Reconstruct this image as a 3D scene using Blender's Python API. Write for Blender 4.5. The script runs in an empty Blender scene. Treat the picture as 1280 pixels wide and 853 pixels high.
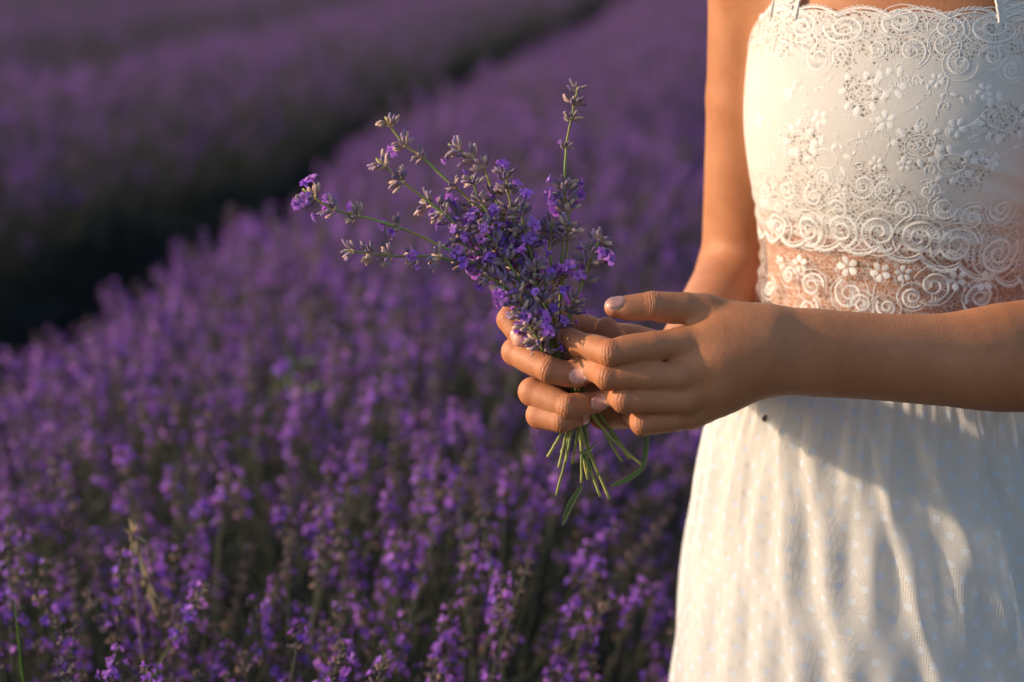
import bpy, math, random
import numpy as np
from mathutils import Vector, Matrix, Euler

random.seed(7)
RNG = np.random.default_rng(11)
scene = bpy.context.scene
COL = scene.collection

# ------------------------------------------------------------------ camera
PW, PH = 1280.0, 853.0
LENS = 70.0
FPX = PW * LENS / 36.0
CAM_Z = 1.20
PITCH = math.radians(11.9)
D0 = 1.28                                     # metres to the bouquet
cam_data = bpy.data.cameras.new('camera')
cam_data.lens = LENS
cam_data.sensor_width = 36.0
cam_data.clip_start = 0.05
cam_data.clip_end = 2000.0
cam_data.dof.use_dof = True
cam_data.dof.focus_distance = D0 + 0.002
cam_data.dof.aperture_fstop = 4.0
cam_data.dof.aperture_blades = 0
cam = bpy.data.objects.new('camera', cam_data)
COL.objects.link(cam)
cam.location = (0, 0, CAM_Z)
cam.rotation_euler = (math.pi / 2 - PITCH, 0, 0)
scene.camera = cam

# ------------------------------------------------------------------ light
SUN_EL = math.radians(18.0)
SUN_AZ = math.radians(91.0)                   # to the picture's left, measured from the camera side
TO_SUN = Vector((-math.sin(SUN_AZ) * math.cos(SUN_EL), -math.cos(SUN_AZ) * math.cos(SUN_EL), math.sin(SUN_EL)))
world = bpy.data.worlds.new('World')
scene.world = world
world.use_nodes = True
wn = world.node_tree
wn.nodes.clear()
sky = wn.nodes.new('ShaderNodeTexSky')
sky.sky_type = 'NISHITA'
sky.sun_disc = False
sky.ozone_density = 1.7
sky.dust_density = 1.0
sky.sun_elevation = SUN_EL
sky.sun_rotation = math.atan2(TO_SUN.x, TO_SUN.y)
bg = wn.nodes.new('ShaderNodeBackground')
bg.inputs['Strength'].default_value = 0.15
wo = wn.nodes.new('ShaderNodeOutputWorld')
wn.links.new(sky.outputs[0], bg.inputs['Color'])
wn.links.new(bg.outputs[0], wo.inputs['Surface'])
sun_data = bpy.data.lights.new('sun', 'SUN')
sun_data.energy = 4.0
sun_data.angle = math.radians(2.0)
sun_data.color = (1.0, 0.77, 0.53)
sun = bpy.data.objects.new('sun', sun_data)
COL.objects.link(sun)
sun.location = TO_SUN * 20
sun.rotation_euler = TO_SUN.to_track_quat('Z', 'Y').to_euler()

scene.view_settings.view_transform = 'Standard'
scene.view_settings.look = 'None'
scene.view_settings.gamma = 1.0
scene.view_settings.use_curve_mapping = False
scene.view_settings.exposure = 0.64
scene.render.engine = 'CYCLES'
scene.cycles.use_denoising = True
scene.cycles.max_bounces = 8
scene.cycles.transparent_max_bounces = 24
scene.cycles.sample_clamp_indirect = 4.0

# ------------------------------------------------------------------ helpers
CF = np.array([0, math.cos(PITCH), -math.sin(PITCH)])
CU = np.array([0, math.sin(PITCH), math.cos(PITCH)])
CR = np.array([1.0, 0, 0])
CC = np.array([0, 0, CAM_Z])


def P(px, py, dz=0.0):
    """a photo pixel and a depth (mm beyond the bouquet) -> a point in metres"""
    D = D0 + dz / 1000.0
    return CC + D * (CF + (px - PW / 2) / FPX * CR + (PH / 2 - py) / FPX * CU)


def pix(p):
    q = np.asarray(p) - CC
    D = q @ CF
    return PW / 2 + FPX * (q @ CR) / D, PH / 2 - FPX * (q @ CU) / D, D


def camdir(r, u, t):
    """direction given as right, up, towards the camera"""
    v = r * CR + u * CU - t * CF
    return v / np.linalg.norm(v)


def tag(o, label=None, cat=None, group=None, kind=None):
    if label: o['label'] = label
    if cat: o['category'] = cat
    if group: o['group'] = group
    if kind: o['kind'] = kind
    return o


def empty(name, loc=(0, 0, 0), parent=None):
    o = bpy.data.objects.new(name, None)
    o.empty_display_size = 0.02
    COL.objects.link(o)
    o.location = loc
    o.parent = parent
    return o


def mesh(name, V, F, mats, smooth=True, midx=None, attrs=None, uv=None):
    me = bpy.data.meshes.new(name)
    V = np.asarray(V, dtype=np.float64)
    if isinstance(F, np.ndarray):                       # all quads, the quick way
        me.vertices.add(len(V)); me.vertices.foreach_set('co', V.ravel())
        me.loops.add(F.size); me.loops.foreach_set('vertex_index', F.astype(np.int32).ravel())
        me.polygons.add(len(F)); me.polygons.foreach_set('loop_start', np.arange(0, F.size, 4, dtype=np.int32))
        me.update(calc_edges=True)
    else:
        me.from_pydata(V.tolist(), [], [list(map(int, f)) for f in F])
    for m in (mats if isinstance(mats, (list, tuple)) else [mats]):
        me.materials.append(m)
    if smooth:
        me.polygons.foreach_set('use_smooth', np.ones(len(me.polygons), dtype=bool))
    if midx is not None:
        me.polygons.foreach_set('material_index', np.asarray(midx, dtype=np.int32))
    for k, a in (attrs or {}).items():
        a = np.asarray(a, dtype=np.float32)
        if a.ndim == 1:
            at = me.attributes.new(k, 'FLOAT', 'POINT'); at.data.foreach_set('value', a)
        elif a.shape[1] == 4:
            at = me.attributes.new(k, 'FLOAT_COLOR', 'POINT'); at.data.foreach_set('color', a.ravel())
        else:
            at = me.attributes.new(k, 'FLOAT_VECTOR', 'POINT'); at.data.foreach_set('vector', a.ravel())
    if uv is not None:
        ul = me.uv_layers.new(name='UVMap')
        li = np.empty(len(me.loops), dtype=np.int32)
        me.loops.foreach_get('vertex_index', li)
        ul.data.foreach_set('uv', np.asarray(uv, dtype=np.float32)[li].ravel())
    me.update()
    return me


def obj(name, me, parent=None, mat4=None):
    o = bpy.data.objects.new(name, me)
    COL.objects.link(o)
    o.parent = parent
    if mat4 is not None:
        o.matrix_basis = mat4
    return o


class MB:
    """collects pieces into one mesh"""
    def __init__(s):
        s.V = []; s.F = []; s.M = []; s.C = []; s.n = 0

    def add(s, V, F, m=0, c=None):
        V = np.asarray(V, dtype=float)
        s.V.append(V)
        for f in F:
            s.F.append([i + s.n for i in f])
        s.M += [m] * len(F)
        if c is None: c = np.ones((len(V), 4))
        c = np.asarray(c, dtype=float)
        if c.ndim == 1: c = np.tile(c, (len(V), 1))
        s.C.append(c)
        s.n += len(V)

    def build(s, name, mats):
        return mesh(name, np.concatenate(s.V), s.F, mats, midx=s.M, attrs={'tint': np.concatenate(s.C)})


def frame_of(d, up=None):
    d = np.asarray(d, float); d = d / np.linalg.norm(d)
    up = np.array([0, 0, 1.0]) if up is None else up
    if abs(d @ up) > 0.95: up = np.array([1.0, 0, 0])
    x = np.cross(up, d); x /= np.linalg.norm(x)
    return x, np.cross(d, x), d


def tube(path, rad, n=6, cap=True):
    path = np.asarray(path, float)
    m = len(path)
    rad = np.broadcast_to(np.asarray(rad, float), (m,))
    T = np.gradient(path, axis=0)
    T /= np.linalg.norm(T, axis=1)[:, None] + 1e-12
    x, y, _ = frame_of(T[0])
    V = []
    for i in range(m):
        x = x - (x @ T[i]) * T[i]; x /= np.linalg.norm(x); y = np.cross(T[i], x)
        for k in range(n):
            a = 2 * math.pi * k / n
            V.append(path[i] + rad[i] * (math.cos(a) * x + math.sin(a) * y))
    F = []
    for i in range(m - 1):
        for k in range(n):
            k2 = (k + 1) % n
            F.append((i * n + k, i * n + k2, (i + 1) * n + k2, (i + 1) * n + k))
    if cap:
        F.append(tuple(range(n))[::-1]); F.append(tuple((m - 1) * n + k for k in range(n)))
    return np.array(V), F


def smooth_path(pts, n):
    """Catmull-Rom through pts"""
    p = np.asarray(pts, float)
    q = np.vstack([2 * p[0] - p[1], p, 2 * p[-1] - p[-2]])
    out = []
    m = len(p) - 1
    for t in np.linspace(0, m - 1e-6, n):
        i = int(t); f = t - i
        a, b, c, d = q[i], q[i + 1], q[i + 2], q[i + 3]
        out.append(0.5 * ((2 * b) + (c - a) * f + (2 * a - 5 * b + 4 * c - d) * f * f + (3 * b - a - 3 * c + d) * f ** 3))
    return np.array(out)


# ------------------------------------------------------------------ materials
class NT:
    def __init__(s, name):
        s.m = bpy.data.materials.new(name); s.m.use_nodes = True
        s.t = s.m.node_tree; s.t.nodes.clear()
        s.out = s.n('ShaderNodeOutputMaterial')

    def n(s, typ, **kw):
        x = s.t.nodes.new(typ)
        for k, v in kw.items():
            if k.startswith('i_'):
                key = k[2:].replace('_', ' ')
                x.inputs[key].default_value = v
            else:
                setattr(x, k, v)
        return x

    def l(s, a, b): s.t.links.new(a, b)

    def math(s, op, a, b=None, c=None, clamp=False):
        x = s.n('ShaderNodeMath', operation=op); x.use_clamp = clamp
        for i, v in enumerate((a, b, c)):
            if v is None: continue
            if isinstance(v, (int, float)): x.inputs[i].default_value = v
            else: s.l(v, x.inputs[i])
        return x.outputs[0]

    def mix(s, f, a, b, blend='MIX'):
        x = s.n('ShaderNodeMix', data_type='RGBA', blend_type=blend)
        for sock, v in ((x.inputs[0], f), (x.inputs[6], a), (x.inputs[7], b)):
            if isinstance(v, (int, float)): sock.default_value = v
            elif isinstance(v, tuple): sock.default_value = v if len(v) == 4 else (*v, 1)
            else: s.l(v, sock)
        return x.outputs[2]

    def ramp(s, f, stops):
        x = s.n('ShaderNodeValToRGB')
        e = x.color_ramp.elements
        while len(e) < len(stops): e.new(0.5)
        for el, (p, c) in zip(e, stops):
            el.position = p; el.color = (*c, 1) if len(c) == 3 else c
        s.l(f, x.inputs[0])
        return x.outputs[0]

    def noise(s, scale, vec=None, detail=3.0, rough=0.55):
        x = s.n('ShaderNodeTexNoise'); x.inputs['Scale'].default_value = scale
        x.inputs['Detail'].default_value = detail; x.inputs['Roughness'].default_value = rough
        if vec is not None: s.l(vec, x.inputs['Vector'])
        return x.outputs['Fac']

    def attr(s, name, out='Fac'):
        return s.n('ShaderNodeAttribute', attribute_name=name).outputs[out]

    def bump(s, h, strength, dist, nrm=None):
        b = s.n('ShaderNodeBump'); b.inputs['Strength'].default_value = strength; b.inputs['Distance'].default_value = dist
        s.l(h, b.inputs['Height'])
        if nrm is not None: s.l(nrm, b.inputs['Normal'])
        return b.outputs[0]


def leafy(name, rgb, transl=0.3, rough=0.6, var=0.35, tint=True, nscale=60.0):
    """thin plant matter: diffuse + translucent, tint from the mesh, a little variation per piece"""
    t = NT(name)
    geo = t.n('ShaderNodeTexCoord')
    nz = t.noise(nscale, geo.outputs['Object'])
    oi = t.n('ShaderNodeObjectInfo').outputs['Random']
    c = t.mix(nz, tuple(x * (1 - var) for x in rgb), tuple(min(1, x * (1 + var)) for x in rgb))
    v = t.math('MULTIPLY_ADD', oi, 0.5, 0.75)
    vv = t.n('ShaderNodeCombineColor')
    for i in range(3): t.l(v, vv.inputs[i])
    c = t.mix(1.0, c, vv.outputs[0], 'MULTIPLY')
    if tint: c = t.mix(1.0, c, t.attr('tint', 'Color'), 'MULTIPLY')
    b = t.n('ShaderNodeBsdfPrincipled', i_Roughness=rough)
    b.inputs['Specular IOR Level'].default_value = 0.3
    b.inputs['Sheen Weight'].default_value = 0.15
    t.l(c, b.inputs['Base Color'])
    tr = t.n('ShaderNodeBsdfTranslucent'); t.l(c, tr.inputs['Color'])
    mx = t.n('ShaderNodeMixShader'); mx.inputs[0].default_value = transl
    t.l(b.outputs[0], mx.inputs[1]); t.l(tr.outputs[0], mx.inputs[2]); t.l(mx.outputs[0], t.out.inputs['Surface'])
    return t.m


M_CALYX = leafy('lavender_calyx', (0.165, 0.118, 0.112), 0.15, 0.8)
M_PETAL = leafy('lavender_petal', (0.30, 0.100, 0.52), 0.40, 0.6, 0.25)
M_STEM = leafy('lavender_stem', (0.055, 0.060, 0.028), 0.10, 0.6)
M_LEAF = leafy('lavender_leaf', (0.040, 0.044, 0.036), 0.25, 0.6)
M_GRASS = leafy('grass_blade', (0.12, 0.22, 0.02), 0.35, 0.5)
M_STRAW = leafy('dry_straw', (0.42, 0.32, 0.18), 0.3, 0.6)
M_WEED = leafy('weed_leaf', (0.16, 0.30, 0.02), 0.45, 0.5)


def mat_skin():
    t = NT('skin')
    tc = t.n('ShaderNodeTexCoord').outputs['Object']
    n1 = t.ramp(t.noise(26, tc, 5, 0.65), [(0.30, (0, 0, 0)), (0.70, (1, 1, 1))])
    n2 = t.noise(160, tc, 3)
    base = t.mix(n1, (0.36, 0.132, 0.052), (0.47, 0.200, 0.092))
    base = t.mix(t.math('MULTIPLY', n2, 0.25), base, (0.29, 0.11, 0.052))
    red = t.attr('red')
    base = t.mix(t.math('MULTIPLY', red, 0.55), base, (0.44, 0.135, 0.072))
    base = t.mix(t.math('MULTIPLY', t.attr('brow'), 0.85), base, (0.035, 0.018, 0.012))
    nail = t.attr('nail')
    col = t.mix(nail, base, (0.58, 0.29, 0.23))
    tip = t.attr('nailtip')
    col = t.mix(tip, col, (0.78, 0.66, 0.56))
    b = t.n('ShaderNodeBsdfPrincipled')
    t.l(col, b.inputs['Base Color'])
    b.inputs['Subsurface Weight'].default_value = 0.20
    b.inputs['Subsurface Radius'].default_value = (1.0, 0.36, 0.2)
    b.inputs['Subsurface Scale'].default_value = 0.004
    rr = t.math('MULTIPLY_ADD', nail, -0.24, 0.50)
    rr = t.math('MULTIPLY_ADD', n2, 0.10, rr)
    t.l(rr, b.inputs['Roughness'])
    b.inputs['Specular IOR Level'].default_value = 0.34
    # pores and fine skin lines
    vo = t.n('ShaderNodeTexVoronoi', feature='DISTANCE_TO_EDGE'); vo.inputs['Scale'].default_value = 900
    t.l(tc, vo.inputs['Vector'])
    h = t.math('ADD', t.math('MULTIPLY', t.math('MINIMUM', vo.outputs['Distance'], 0.3), 0.8), t.math('MULTIPLY', t.noise(420, tc, 3), 0.8))
    h = t.math('MULTIPLY', h, t.math('SUBTRACT', 1.0, nail))
    # folds of skin over each finger joint: lines across the finger at a few distances from the joint
    ct = t.attr('fold_along'); cm = t.attr('fold_amount')
    ct = t.math('ADD', ct, t.math('MULTIPLY_ADD', t.noise(240, tc, 2), 2.4, -1.2))
    fold = None
    for pos, am in ((-3.0, 0.5), (-1.15, 1.0), (0.55, 0.8), (2.3, 0.7), (4.0, 0.35)):
        x = t.math('DIVIDE', t.math('SUBTRACT', ct, pos), 0.42)
        g = t.math('MULTIPLY', t.math('EXPONENT', t.math('MULTIPLY', t.math('MULTIPLY', x, x), -1.0)), am)
        fold = g if fold is None else t.math('ADD', fold, g)
    fold = t.math('MULTIPLY', fold, cm)
    h = t.math('SUBTRACT', h, t.math('MULTIPLY', fold, t.math('MULTIPLY_ADD', t.noise(130, tc, 2), 3.0, -0.30)))
    t.l(t.bump(h, 0.5, 0.0007), b.inputs['Normal'])
    t.l(b.outputs[0], t.out.inputs['Surface'])
    return t.m


def cloth_shader(t, col, rough=0.75, transl=0.25, normal=None, sheen=0.2):
    b = t.n('ShaderNodeBsdfPrincipled', i_Roughness=rough)
    b.inputs['Specular IOR Level'].default_value = 0.2
    b.inputs['Sheen Weight'].default_value = sheen
    tr = t.n('ShaderNodeBsdfTranslucent')
    for s in (b.inputs['Base Color'], tr.inputs['Color']):
        if isinstance(col, tuple): s.default_value = (*col, 1)
        else: t.l(col, s)
    if normal is not None: t.l(normal, b.inputs['Normal'])
    mx = t.n('ShaderNodeMixShader'); mx.inputs[0].default_value = transl
    t.l(b.outputs[0], mx.inputs[1]); t.l(tr.outputs[0], mx.inputs[2])
    return mx.outputs[0]


def see(t, shader, alpha):
    tp = t.n('ShaderNodeBsdfTransparent')
    mx = t.n('ShaderNodeMixShader')
    t.l(alpha, mx.inputs[0]); t.l(tp.outputs[0], mx.inputs[1]); t.l(shader, mx.inputs[2])
    t.l(mx.outputs[0], t.out.inputs['Surface'])


def mat_thread():
    t = NT('lace_thread')
    uv = t.n('ShaderNodeTexCoord').outputs['UV']
    nz = t.noise(900, t.n('ShaderNodeTexCoord').outputs['Object'], 2)
    c = t.mix(nz, (0.74, 0.71, 0.67), (0.84, 0.82, 0.79))
    nrm = t.bump(nz, 0.5, 0.0004)
    t.l(cloth_shader(t, c, 0.7, 0.2, nrm), t.out.inputs['Surface'])
    return t.m


def mat_lace_sheet():
    """fine woven net; in the zones marked on the mesh it opens into holes"""
    t = NT('lace_net')
    uv = t.n('ShaderNodeUVMap').outputs[0]                      # in mm
    vo = t.n('ShaderNodeTexVoronoi', feature='DISTANCE_TO_EDGE'); vo.inputs['Scale'].default_value = 0.38
    vo.inputs['Randomness'].default_value = 0.75
    t.l(uv, vo.inputs['Vector'])
    sheer = t.attr('sheer')
    hole = t.math('GREATER_THAN', vo.outputs['Distance'], t.math('MULTIPLY_ADD', sheer, -0.06, 0.16))
    zone = t.attr('net')
    nz = t.noise(0.09, uv, 2)
    zm = t.math('GREATER_THAN', t.math('ADD', zone, t.math('MULTIPLY_ADD', nz, 0.9, -0.45)), 0.55)
    hole = t.math('MULTIPLY', hole, zm)
    # fine weave elsewhere
    v2 = t.n('ShaderNodeTexVoronoi', feature='DISTANCE_TO_EDGE'); v2.inputs['Scale'].default_value = 1.05
    v2.inputs['Randomness'].default_value = 0.25
    t.l(uv, v2.inputs['Vector'])
    fine = t.math('GREATER_THAN', v2.outputs['Distance'], t.math('MULTIPLY_ADD', sheer, -0.13, 0.24))
    fh = t.math('MULTIPLY', fine, t.math('MULTIPLY_ADD', sheer, 0.25, 0.62))
    alpha = t.math('SUBTRACT', 1.0, t.math('MAXIMUM', t.math('MULTIPLY', hole, 0.97), fh))
    nrm = t.bump(v2.outputs['Distance'], 0.4, 0.0003)
    c = t.mix(t.noise(0.6, uv, 2), (0.72, 0.68, 0.63), (0.80, 0.77, 0.73))
    see(t, cloth_shader(t, c, 0.75, 0.25, nrm), alpha)
    return t.m


def mat_plain_cloth(name, c0, c1, transl=0.2):
    t = NT(name)
    tc = t.n('ShaderNodeTexCoord').outputs['Object']
    nz = t.noise(1400, tc, 2)
    c = t.mix(t.noise(40, tc, 3), c0, c1)
    t.l(cloth_shader(t, c, 0.75, transl, t.bump(nz, 0.3, 0.0003)), t.out.inputs['Surface'])
    return t.m


def mat_tulle():
    """dotted tulle: a fine net with woven dots in a staggered grid, coordinates in mm"""
    t = NT('dotted_tulle')
    uv = t.n('ShaderNodeUVMap').outputs[0]
    sx = t.n('ShaderNodeSeparateXYZ'); t.l(uv, sx.inputs[0])
    nzx = t.noise(0.35, uv, 1)
    def lattice(ox, oy):
        fx = t.math('SUBTRACT', t.math('FRACT', t.math('MULTIPLY_ADD', sx.outputs[0], 1 / 19.0, ox)), 0.5)
        fy = t.math('SUBTRACT', t.math('FRACT', t.math('MULTIPLY_ADD', sx.outputs[1], 1 / 20.0, oy)), 0.5)
        fx = t.math('MULTIPLY', fx, 19.0); fy = t.math('MULTIPLY', fy, 20.0)
        return t.math('SQRT', t.math('ADD', t.math('MULTIPLY', fx, fx), t.math('MULTIPLY', fy, fy)))
    d = t.math('MINIMUM', lattice(0.0, 0.0), lattice(0.5, 0.5))
    d = t.math('ADD', d, t.math('MULTIPLY_ADD', nzx, 1.2, -0.6))
    dot = t.math('LESS_THAN', d, 2.75)
    v2 = t.n('ShaderNodeTexVoronoi', feature='DISTANCE_TO_EDGE'); v2.inputs['Scale'].default_value = 0.58
    v2.inputs['Randomness'].default_value = 0.15
    t.l(uv, v2.inputs['Vector'])
    net = t.math('LESS_THAN', v2.outputs['Distance'], 0.20)
    alpha = t.math('MAXIMUM', t.math('MULTIPLY_ADD', net, 0.80, 0.04), t.math('MULTIPLY', dot, 0.88))
    c = t.mix(dot, (0.78, 0.76, 0.74), (0.63, 0.675, 0.75))
    see(t, cloth_shader(t, c, 0.7, 0.30), alpha)
    return t.m


def mat_hair():
    t = NT('hair')
    tc = t.n('ShaderNodeTexCoord').outputs['Object']
    mp = t.n('ShaderNodeMapping'); mp.inputs['Scale'].default_value = (160, 160, 6); t.l(tc, mp.inputs[0])
    nz = t.noise(1.0, mp.outputs[0], 3)
    b = t.n('ShaderNodeBsdfPrincipled', i_Roughness=0.45)
    t.l(t.mix(nz, (0.03, 0.015, 0.008), (0.12, 0.06, 0.03)), b.inputs['Base Color'])
    t.l(t.bump(nz, 0.6, 0.002), b.inputs['Normal'])
    t.l(b.outputs[0], t.out.inputs['Surface'])
    return t.m


def mat_soil():
    t = NT('soil')
    tc = t.n('ShaderNodeTexCoord').outputs['Object']
    n1 = t.noise(1.3, tc, 6); n2 = t.noise(28, tc, 6, 0.65)
    c = t.mix(n1, (0.075, 0.050, 0.034), (0.14, 0.10, 0.068))
    c = t.mix(t.math('MULTIPLY', n2, 0.6), c, (0.05, 0.033, 0.024))
    b = t.n('ShaderNodeBsdfPrincipled', i_Roughness=0.95)
    t.l(c, b.inputs['Base Color'])
    t.l(t.bump(n2, 0.9, 0.03), b.inputs['Normal'])
    t.l(b.outputs[0], t.out.inputs['Surface'])
    return t.m


M_SKIN = mat_skin(); M_THREAD = mat_thread(); M_NET = mat_lace_sheet(); M_TULLE = mat_tulle()
M_LINING = mat_plain_cloth('bodice_lining', (0.54, 0.46, 0.39), (0.62, 0.54, 0.47), 0.15)
M_SLIP = mat_plain_cloth('skirt_slip', (0.66, 0.62, 0.57), (0.72, 0.69, 0.64), 0.35)
M_STRAP = mat_plain_cloth('strap_lace', (0.62, 0.58, 0.53), (0.80, 0.77, 0.73), 0.25)
M_HAIR = mat_hair(); M_SOIL = mat_soil()

# ------------------------------------------------------------------ ground
ROW_A = math.radians(7.1)
E_ROW = np.array([math.sin(ROW_A), math.cos(ROW_A)])
N_ROW = np.array([math.cos(ROW_A), -math.sin(ROW_A)])


def ground_z(x, y):
    return 0.018 * np.sin(x * 2.1 + 0.4) * np.cos(y * 1.3) + 0.010 * np.sin(5.1 * x + 2.2 * y)


def build_ground():
    xs = np.concatenate([np.linspace(-600, -14, 10)[:-1], np.linspace(-14, 10, 121), np.linspace(10, 600, 10)[1:]])
    ys = np.concatenate([np.linspace(-600, -4, 8)[:-1], np.linspace(-4, 34, 191), np.linspace(34, 900, 10)[1:]])
    X, Y = np.meshgrid(xs, ys)
    near = np.clip(1 - (np.maximum(np.abs(X + 2) - 10, 0) + np.maximum(np.abs(Y - 15) - 17, 0)) / 6, 0, 1)
    Z = ground_z(X, Y) * near
    V = np.stack([X, Y, Z], -1).reshape(-1, 3)
    nx, ny = len(xs), len(ys)
    F = [(j * nx + i, j * nx + i + 1, (j + 1) * nx + i + 1, (j + 1) * nx + i) for j in range(ny - 1) for i in range(nx - 1)]
    o = obj('ground', mesh('ground', V, F, M_SOIL))
    tag(o, kind='structure')
    o['label'] = 'brown soil between the lavender rows'


build_ground()

# ------------------------------------------------------------------ lavender pieces


def calyx(mb, p, d, ln, r, tip, base, sides=5, rings=4, m=0):
    x, y, z = frame_of(d)
    prof = [(0.0, 0.35), (0.3, 0.9), (0.65, 1.0), (1.0, 0.55)] if rings == 4 else [(0.0, 0.4), (0.5, 1.0), (1.0, 0.55)]
    V = []; C = []
    for t, q in prof:
        for k in range(sides):
            a = 2 * math.pi * k / sides + 0.4
            V.append(p + z * (ln * t) + r * q * (math.cos(a) * x + math.sin(a) * y))
            C.append([*(np.array(base) * (1 - t) + np.array(tip) * t), 1])
    F = []
    n = sides
    for i in range(len(prof) - 1):
        for k in range(n):
            k2 = (k + 1) % n
            F.append((i * n + k, i * n + k2, (i + 1) * n + k2, (i + 1) * n + k))
    F.append(tuple((len(prof) - 1) * n + k for k in range(n)))
    mb.add(V, F, m, C)


def blossom(mb, p, d, size, rng, m=1, hi=True, col=(1, 1, 1)):
    """short tube that opens into five unequal lobes"""
    x, y, z = frame_of(d)
    L = size * 0.45
    rot = rng.uniform(0, 6.28)
    if hi:
        V, F = tube([p, p + z * L * 0.5, p + z * L], [size * 0.10, size * 0.13, size * 0.17], 5, False)
        mb.add(V, F, m, [*(np.array(col) * 0.8), 1])
    for k in range(5):
        a = rot + 2 * math.pi * k / 5 + rng.uniform(-0.2, 0.2)
        e = math.cos(a) * x + math.sin(a) * y
        s = np.cross(z, e)
        w = size * (0.26 if k < 2 else 0.19) * rng.uniform(0.85, 1.15)
        ln = size * (0.62 if k < 2 else 0.45) * rng.uniform(0.85, 1.15)
        c0 = p + z * L
        bend = rng.uniform(-0.25, 0.35)
        c = [*(np.array(col) * rng.uniform(0.8, 1.2)), 1]
        if hi:
            V = [c0 + e * size * 0.08 - s * w * 0.45, c0 + e * size * 0.08 + s * w * 0.45,
                 c0 + e * ln * 0.6 + z * (size * 0.14) + s * w, c0 + e * ln * 0.6 + z * (size * 0.18),
                 c0 + e * ln * 0.6 + z * (size * 0.14) - s * w,
                 c0 + e * ln + z * (size * bend * 0.5) + s * w * 0.55, c0 + e * ln + z * (size * bend * 0.5) - s * w * 0.55]
            F = [(0, 1, 3), (1, 2, 3), (0, 3, 4), (3, 2, 5), (3, 5, 6), (3, 6, 4)]
        else:
            V = [c0 - s * w * 0.4, c0 + s * w * 0.4, c0 + e * ln + z * size * bend + s * w, c0 + e * ln + z * size * bend - s * w]
            F = [(0, 1, 2, 3)]
        mb.add(V, F, m, c)


TIPS = [(0.75, 0.60, 1.15), (1.25, 1.05, 0.85), (0.45, 0.32, 0.75), (0.95, 0.80, 1.0), (1.9, 1.6, 1.2), (0.6, 0.45, 1.0)]


def whorl(mb, c, ax, n, size, bloom, rng, hi=False, slots=None):
    """a ring of calyces round the stem; some carry an open flower"""
    x, y, z = frame_of(ax)
    off = rng.uniform(0, 6.28)
    for k in range(n):
        a = off + 2 * math.pi * k / n + rng.uniform(-0.35, 0.35)
        e = math.cos(a) * x + math.sin(a) * y
        lift = rng.uniform(0.05, 1.15)
        d = e + z * lift; d /= np.linalg.norm(d)
        p = c + e * size * (0.12 if not hi else 0.28) + z * rng.uniform(-0.35, 0.35) * size
        ln = size * rng.uniform(0.75, 1.05); r = size * rng.uniform(0.13, 0.18)
        tip = TIPS[rng.integers(len(TIPS))]
        calyx(mb, p, d, ln, r, tip, (0.95, 0.88, 0.70), 6 if hi else 4, 4 if hi else 3)
        if rng.uniform() < bloom:
            if slots is not None: slots.append((p + d * ln * 0.9, d))
            else: blossom(mb, p + d * ln * 0.85, d, size * rng.uniform(0.85, 1.2), rng, 1, False,
                          [(1, 1, 1), (0.75, 0.7, 0.95), (1.2, 1.15, 1.05)][rng.integers(3)])


def stalk_mesh(seed, bloom, nwh, length=0.36, gap=0.012, size=0.0068, density=9, parts=False):
    rng = np.random.default_rng(seed)
    bend = rng.uniform(-0.03, 0.03, 2)
    def at(z):
        t = z / length
        return np.array([bend[0] * t * t, bend[1] * t * t, z])
    stem = MB(); fl = MB(); low = MB()
    zz = np.linspace(0, length, 6)
    V, F = tube([at(z) for z in zz], np.linspace(0.0013, 0.0009, 6), 4, False)
    stem.add(V, F, 2)
    z = length
    for i in range(nwh):
        s = size * (0.75 if i == 0 else rng.uniform(0.9, 1.15))
        whorl(fl, at(z), at(z + .01) - at(z - .01), int(density * rng.uniform(0.8, 1.2)), s, bloom, rng)
        z -= gap * rng.uniform(0.8, 1.2)
    if rng.uniform() < 0.8:
        z -= rng.uniform(0.015, 0.03)
        whorl(low, at(z), at(z + .01) - at(z - .01), 7, size, bloom, rng)
    # a pair of narrow leaves low on the stem
    for k in range(3):
        z0 = rng.uniform(0.03, 0.16); a = rng.uniform(0, 6.28)
        leaf_strip(stem, at(z0), np.array([math.cos(a) * .6, math.sin(a) * .6, 0.9]), rng.uniform(0.03, 0.05), 0.0020, 3)
    return stem, fl, low


def leaf_strip(mb, p, d, ln, w, m, droop=0.25, n=4, col=(1, 1, 1, 1), fold=0.35):
    """a narrow leaf: folded along the midrib, tapering to both ends"""
    d = np.asarray(d, float); d /= np.linalg.norm(d)
    s = np.cross(d, (0, 0, 1.0)); s = s / (np.linalg.norm(s) + 1e-9)
    u = np.cross(s, d)
    V = []; F = []
    for i in range(n + 1):
        t = i / n
        c = p + d * ln * t - u * droop * ln * t * t
        ww = w * math.sin(math.pi * min(1, 0.12 + 0.88 * t)) ** 0.7 if i < n else w * 0.05
        V += [c - s * ww + u * ww * fold, c, c + s * ww + u * ww * fold]
        if i:
            b = (i - 1) * 3
            F += [(b, b + 1, b + 4, b + 3), (b + 1, b + 2, b + 5, b + 4)]
    mb.add(V, F, m, col)


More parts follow.
